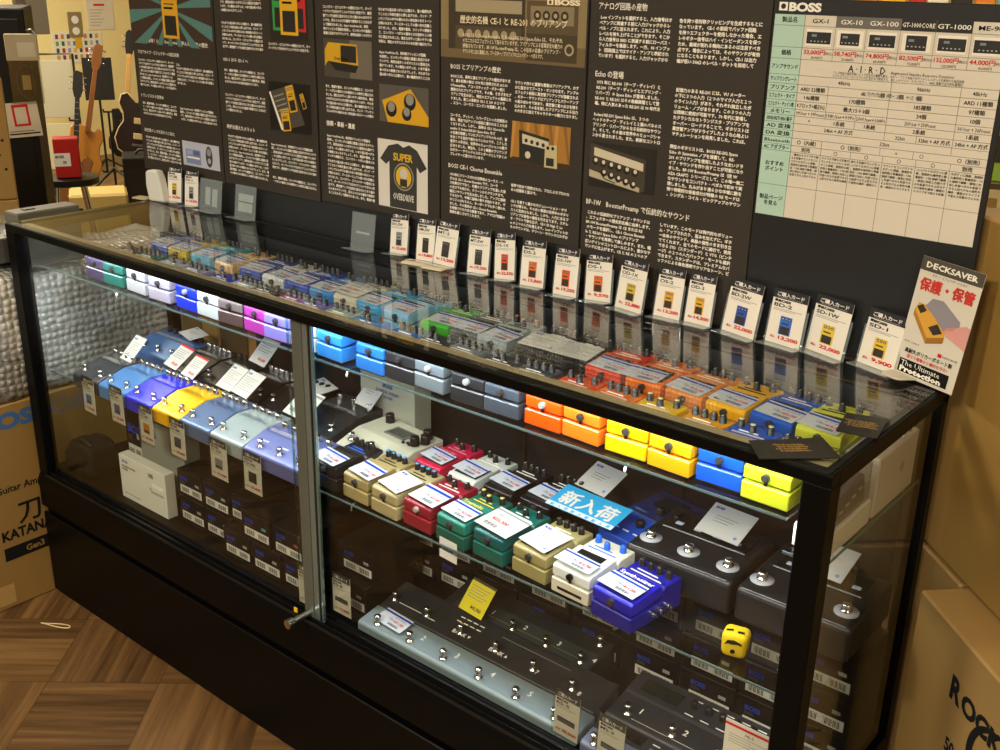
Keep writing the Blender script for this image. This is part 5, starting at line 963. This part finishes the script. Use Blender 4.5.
# amplifier, white case, red box
t = thing('guitar_amplifier', 'black guitar amplifier on the floor beside the poster edge', 'amplifier', (-3.17, 2.27, 0), face_cam(-3.17, 2.27)); b = B(); b.box((-.05, -.02, .012), (.20, .22, .40), mat('1a1612', .7, 0, .3, (90, .2)), .006); b.build('cabinet', t)
b = B(); b.box((-.035, -.026, .04), (.185, -.02, .34), mat('2a2520', .8, 0, .2, (300, .3))); b.build('grille', t)
b = B(); b.tube([(.02, .10, .40), (.04, .10, .425), (.11, .10, .425), (.13, .10, .40)], .008, BLACK); b.build('handle', t)
t = thing('equipment_case', 'pale yellow-white flat case lying in front of the guitars', 'case', (-2.86, 1.87, .0), face_cam(-2.86, 1.87)); b = B(); b.box((-.14, -.10, .10), (.14, .14, .31), mat('c9b06a', .5), .012); b.build('body', t)
b = B(); b.box((-.142, -.102, .225), (.142, .142, .232), mat('8a763f', .5)); b.build('lid_seam', t)
for a in (-1, 1):
    b = B(); b.box((a * .09 - .012, -.108, .215), (a * .09 + .012, -.10, .245), BLACK, .002); b.build('latch', t)
b = B(); b.box((-.13, -.09, 0), (.13, .13, .10), BLACK, .004); b.build('base', t)
t = thing('gift_box', 'red box with white labels standing left of the natural guitar', 'box', (-2.56, 1.56, 0), face_cam(-2.56, 1.56)); t['label'] = 'red box with white labels on a dark stool near the guitars'
b = B(); b.box((-.055, -.05, .46), (.055, .05, .64), mat('b01f1a', .45), .004); b.build('carton', t)
b = B(); M = frame((0, -.0504, 0), (1, 0, 0), (0, 0, 1)); b.rect(M, -.054, .515, .014, .575, WHITE, 0); b.box((.056, -.045, .47), (.0565, .045, .60), mat('e6dcc8', .5)); b.text(M, 'BOSS', -.050, .553, .016, INK, .0003, bold=.04); b.text(M, '33', -.02, .528, .016, INK, .0003, bold=.04); b.build('white_label', t)
t = thing('stool', 'dark round stool carrying the red box', 'stool', (-2.56, 1.56, 0), 0); b = B(); b.cyl((0, 0, .43), (0, 0, .458), .13, BLACK, n=24); b.build('seat', t)
for k in range(4): a = k * math.pi / 2 + .4; b = B(); b.tube([(.08 * math.cos(a), .08 * math.sin(a), .43), (.15 * math.cos(a), .15 * math.sin(a), .006)], .010, CHROME); b.build('leg', t)
# tall black cabinet with hanging cable bag and tag
t = thing('equipment_cabinet', 'tall black cabinet behind the far end of the showcase', 'cabinet', (-1.735, .985, 0), R(58)); b = B(); b.box((-.62, 0, .01), (.02, .42, 1.235), mat('0f0c0a', .55, 0, .25), .005); b.build('body', t)
b = B(); b.box((-.60, -.006, .05), (-.30, 0, 1.20), mat('14110e', .5, 0, .25), .003); b.box((-.295, -.006, .05), (.0, 0, 1.20), mat('14110e', .5, 0, .25), .003); b.build('door', t)
b = B(); b.tube([(.022, -.01, 1.16), (.04, -.03, 1.165), (.055, -.03, 1.15)], .004, STEEL); b.build('hook', t)
t = thing('cable_bag', 'clear plastic bag with a coiled cable hanging from the black cabinet', 'bag', (-1.722, .978, .905), R(58)); FILM2 = glass_mat('bag_film', (.80, .78, .72), 1.6, .10, .12)
b = B(); b.box((-.055, -.012, 0), (.055, .004, .245), FILM2, .003); b.box((-.055, -.013, .15), (.055, .005, .245), mat('b7ab8c', .5), .003); b.box((-.015, -.015, .165), (.045, -.013, .215), mat('cfc6b0', .6)); b.build('bag', t)
b = B(); b.tube([(.034 * math.cos(a * .4) + .004, -.004 + .001 * (a % 3), .075 + .060 * math.sin(a * .4)) for a in range(48)], .004, mat('4a4a46', .5), 6); b.box((-.012, -.009, .05), (.016, -.001, .10), mat('c0a868', .6)); b.build('coiled_cable', t)
b = B(); b.box((-.065, -.002, 0), (.055, .001, .125), mat('d8cdb8', .6)); M = frame((0, -.0024, 0), (1, 0, 0), (0, 0, 1)); b.rect(M, -.034, .040, .022, .118, RED, 0); b.rect(M, -.026, .048, .014, .108, mat('d8cdb8', .6), .0003); b.rect(M, -.058, .010, .048, .015, INK, 0); b.rect(M, -.055, .020, .03, .024, GREYINK, 0)
o = b.build('notice_tag'); o.location = (-1.735, .962, .785); o.rotation_euler = (R(2), R(-4), R(58)); tag(o, 'white tag with an empty red frame hanging on the black cabinet', 'tag')
# carton stack at the picture edge
for k, (z0, h_, lb) in enumerate(((0, .40, 'lowest'), (.401, .36, 'middle'), (.762, .33, 'topmost'))):
    t = thing('cardboard_carton', '%s brown carton in the stack before the black cabinet' % lb, 'box', (-.775, .42, z0), R(62 + 2 * k)); b = B(); b.box((-.46, 0, 0), (.0, .40, h_), (CB, CB2, CB)[k], .004); M = frame((0, -.0005, 0), (1, 0, 0), (0, 0, 1)); b.rect(M, -.10, h_ * .45, -.035, h_ * .75, mat('cfc6b4', .6), 0)
    for q in range(4): b.rect(M, -.095, h_ * (.70 - q * .06), -.05, h_ * (.715 - q * .06), INK, .0003)
    for q in range(3): b.disc(M, -.02 - .012 * (q % 2), h_ * (.50 - q * .12), .004, INK, 0, 10)
    b.build('carton', t); b = B(); b.box((-.46, .17, h_ - .001), (.0, .23, h_ + .0004), TAPE); b.build('tape', t)
# wall things
WF = frame((-5.599, 0, 0), (0, 1, 0), (0, 0, 1))
b = B(); b.box((-5.599, 3.36, .88), (-5.592, 3.47, 1.06), mat('8d7d58', .5), .002); o = b.build('wall_plate'); tag(o, 'brown double socket plate on the yellow wall', 'wall plate')
for zz in (.925, 1.005):
    b = B(); b.cyl((-5.592, 3.415, zz), (-5.588, 3.415, zz), .028, WHITE, n=20); b.build('socket', o)
b = B(); b.box((-5.599, 3.22, .70), (-5.596, 3.62, .92), mat('e6e0cc', .6)); cols = ['c8a020', '2c6a5c', 'e0b020', '7a3040', 'b0b0a8', '3a4a70', 'c08030', '2a7ac0', 'a03028', '404040', '60a050', '9a90c0']
for r in range(4):
    for c in range(8): b.box((-5.596, 3.245 + c * .046, .725 + r * .049), (-5.5955, 3.268 + c * .046, .757 + r * .049), mat(cols[(r * 5 + c * 3) % 12], .6))
b.box((-5.5955, 3.40, .80), (-5.595, 3.455, .885), mat('d9a81c', .6)); tag(b.build('product_chart'), 'white chart of many small coloured pedals on the yellow wall', 'poster')
b = B(); b.box((-5.599, 3.52, .93), (-5.596, 3.74, 1.20), mat('ddd6c2', .6)); b.box((-5.596, 3.58, 1.10), (-5.5955, 3.67, 1.115), RED)
for r in range(6): b.box((-5.596, 3.54, .96 + r * .022), (-5.5955, 3.62 + .02 * (r % 3), .964 + r * .022), GREYINK)
tag(b.build('notice_sheet'), 'white notice sheet with a red line on the yellow wall', 'notice')
t = thing('sheet_rack', 'pale wire rack with clear sheets standing behind the guitars', 'rack', (-4.95, 2.85, 0), face_cam(-4.95, 2.85)); b = B(); b.tube([(-.13, 0, 0), (-.13, 0, .80), (-.11, 0, .82), (.13, 0, .82), (.13, 0, 0)], .008, BLACK); b.build('frame', t)
b = B(); b.box((-.11, .01, .40), (.12, .018, .78), mat('b9b59c', .4), .002); b.box((-.11, .012, .05), (.12, .02, .36), mat('c9c29a', .4), .002); b.build('sheet_pocket', t)
t = thing('music_stand', 'black music stand between the guitars and the yellow wall', 'stand', (-4.75, 3.05, 0), face_cam(-4.75, 3.05)); b = B(); b.box((-.09, 0, .52), (.10, .012, .80), mat('14110e', .6), .003); b.build('desk', t)
b = B(); b.tube([(0, .02, .02), (0, .02, .60)], .008, BLACK); b.build('pole', t)
for a in (0, 2.1, 4.2): b = B(); b.tube([(0, .02, .12), (.2 * math.cos(a), .02 + .2 * math.sin(a), .006)], .006, BLACK); b.build('leg', t)
b = B(); b.box((-2.95, 1.62, 1.07), (-2.94, 1.76, 1.5), mat('8b8476', .5), .002); b.box((-2.96, 1.60, 0), (-2.93, 1.64, 1.5), mat('6d6658'), .002); tag(b.build('partition_panel'), 'grey partition panel above the black cabinet', 'panel')

# ================================================================== GOODS RACK BEHIND THE BOARDS
t = thing('goods_rack', 'dark metal rack holding colourful packets behind the printed boards', 'rack', (.60, 2.32, 0), R(18))
for x in (0, 1.3):
    for y in (0, .28): b = B(); b.box((x, y, 0), (x + .025, y + .025, 1.62), mat('2a2118', .5), .002); b.build('upright', t)
for z in (.06, .42, .78, 1.14, 1.60): b = B(); b.box((0, 0, z), (1.325, .305, z + .02), mat('4a3820', .5), .002); b.build('shelf', t)
PK = [('d8b41a', 'yellow'), ('b3261c', 'red'), ('e8e0cc', 'white'), ('2a2420', 'black'), ('d8801e', 'orange'), ('4fb0b8', 'turquoise'), ('e0c82a', 'bright yellow'), ('6a2a1c', 'maroon'), ('8ab040', 'green'), ('c8a060', 'tan')]
cr, sr = math.cos(R(18)), math.sin(R(18)); LV = {.44: 'second', .80: 'third', 1.16: 'top'}; q = 0
for z, ln in LV.items():
    x = .04
    while x < 1.22:
        w_ = random.choice((.05, .06, .08)); h_ = random.uniform(.20, .32) if z < 1.1 else random.uniform(.22, .30); c, nm = PK[q % 10]; q += 1
        b = B(); b.prism([(0, 0), (0, h_ * .9), (.03, h_), (.05, h_ * .9), (.06, 0)], 0, w_, mat(c, .4), 'x', .003); b.box((.008, -.001, h_ * .25), (w_ - .008, 0, h_ * .6), mat(PK[(q + 4) % 10][0], .5))
        o = b.build('goods_packet'); lx, ly = x, .03 + random.uniform(0, .02); o.location = (.60 + lx * cr - ly * sr, 2.32 + lx * sr + ly * cr, z); o.rotation_euler = (0, 0, R(18))
        tag(o, '%s packet on the %s shelf of the goods rack' % (nm, ln), 'packet', '%s packets on the %s rack shelf' % (nm, ln)); x += w_ + .006
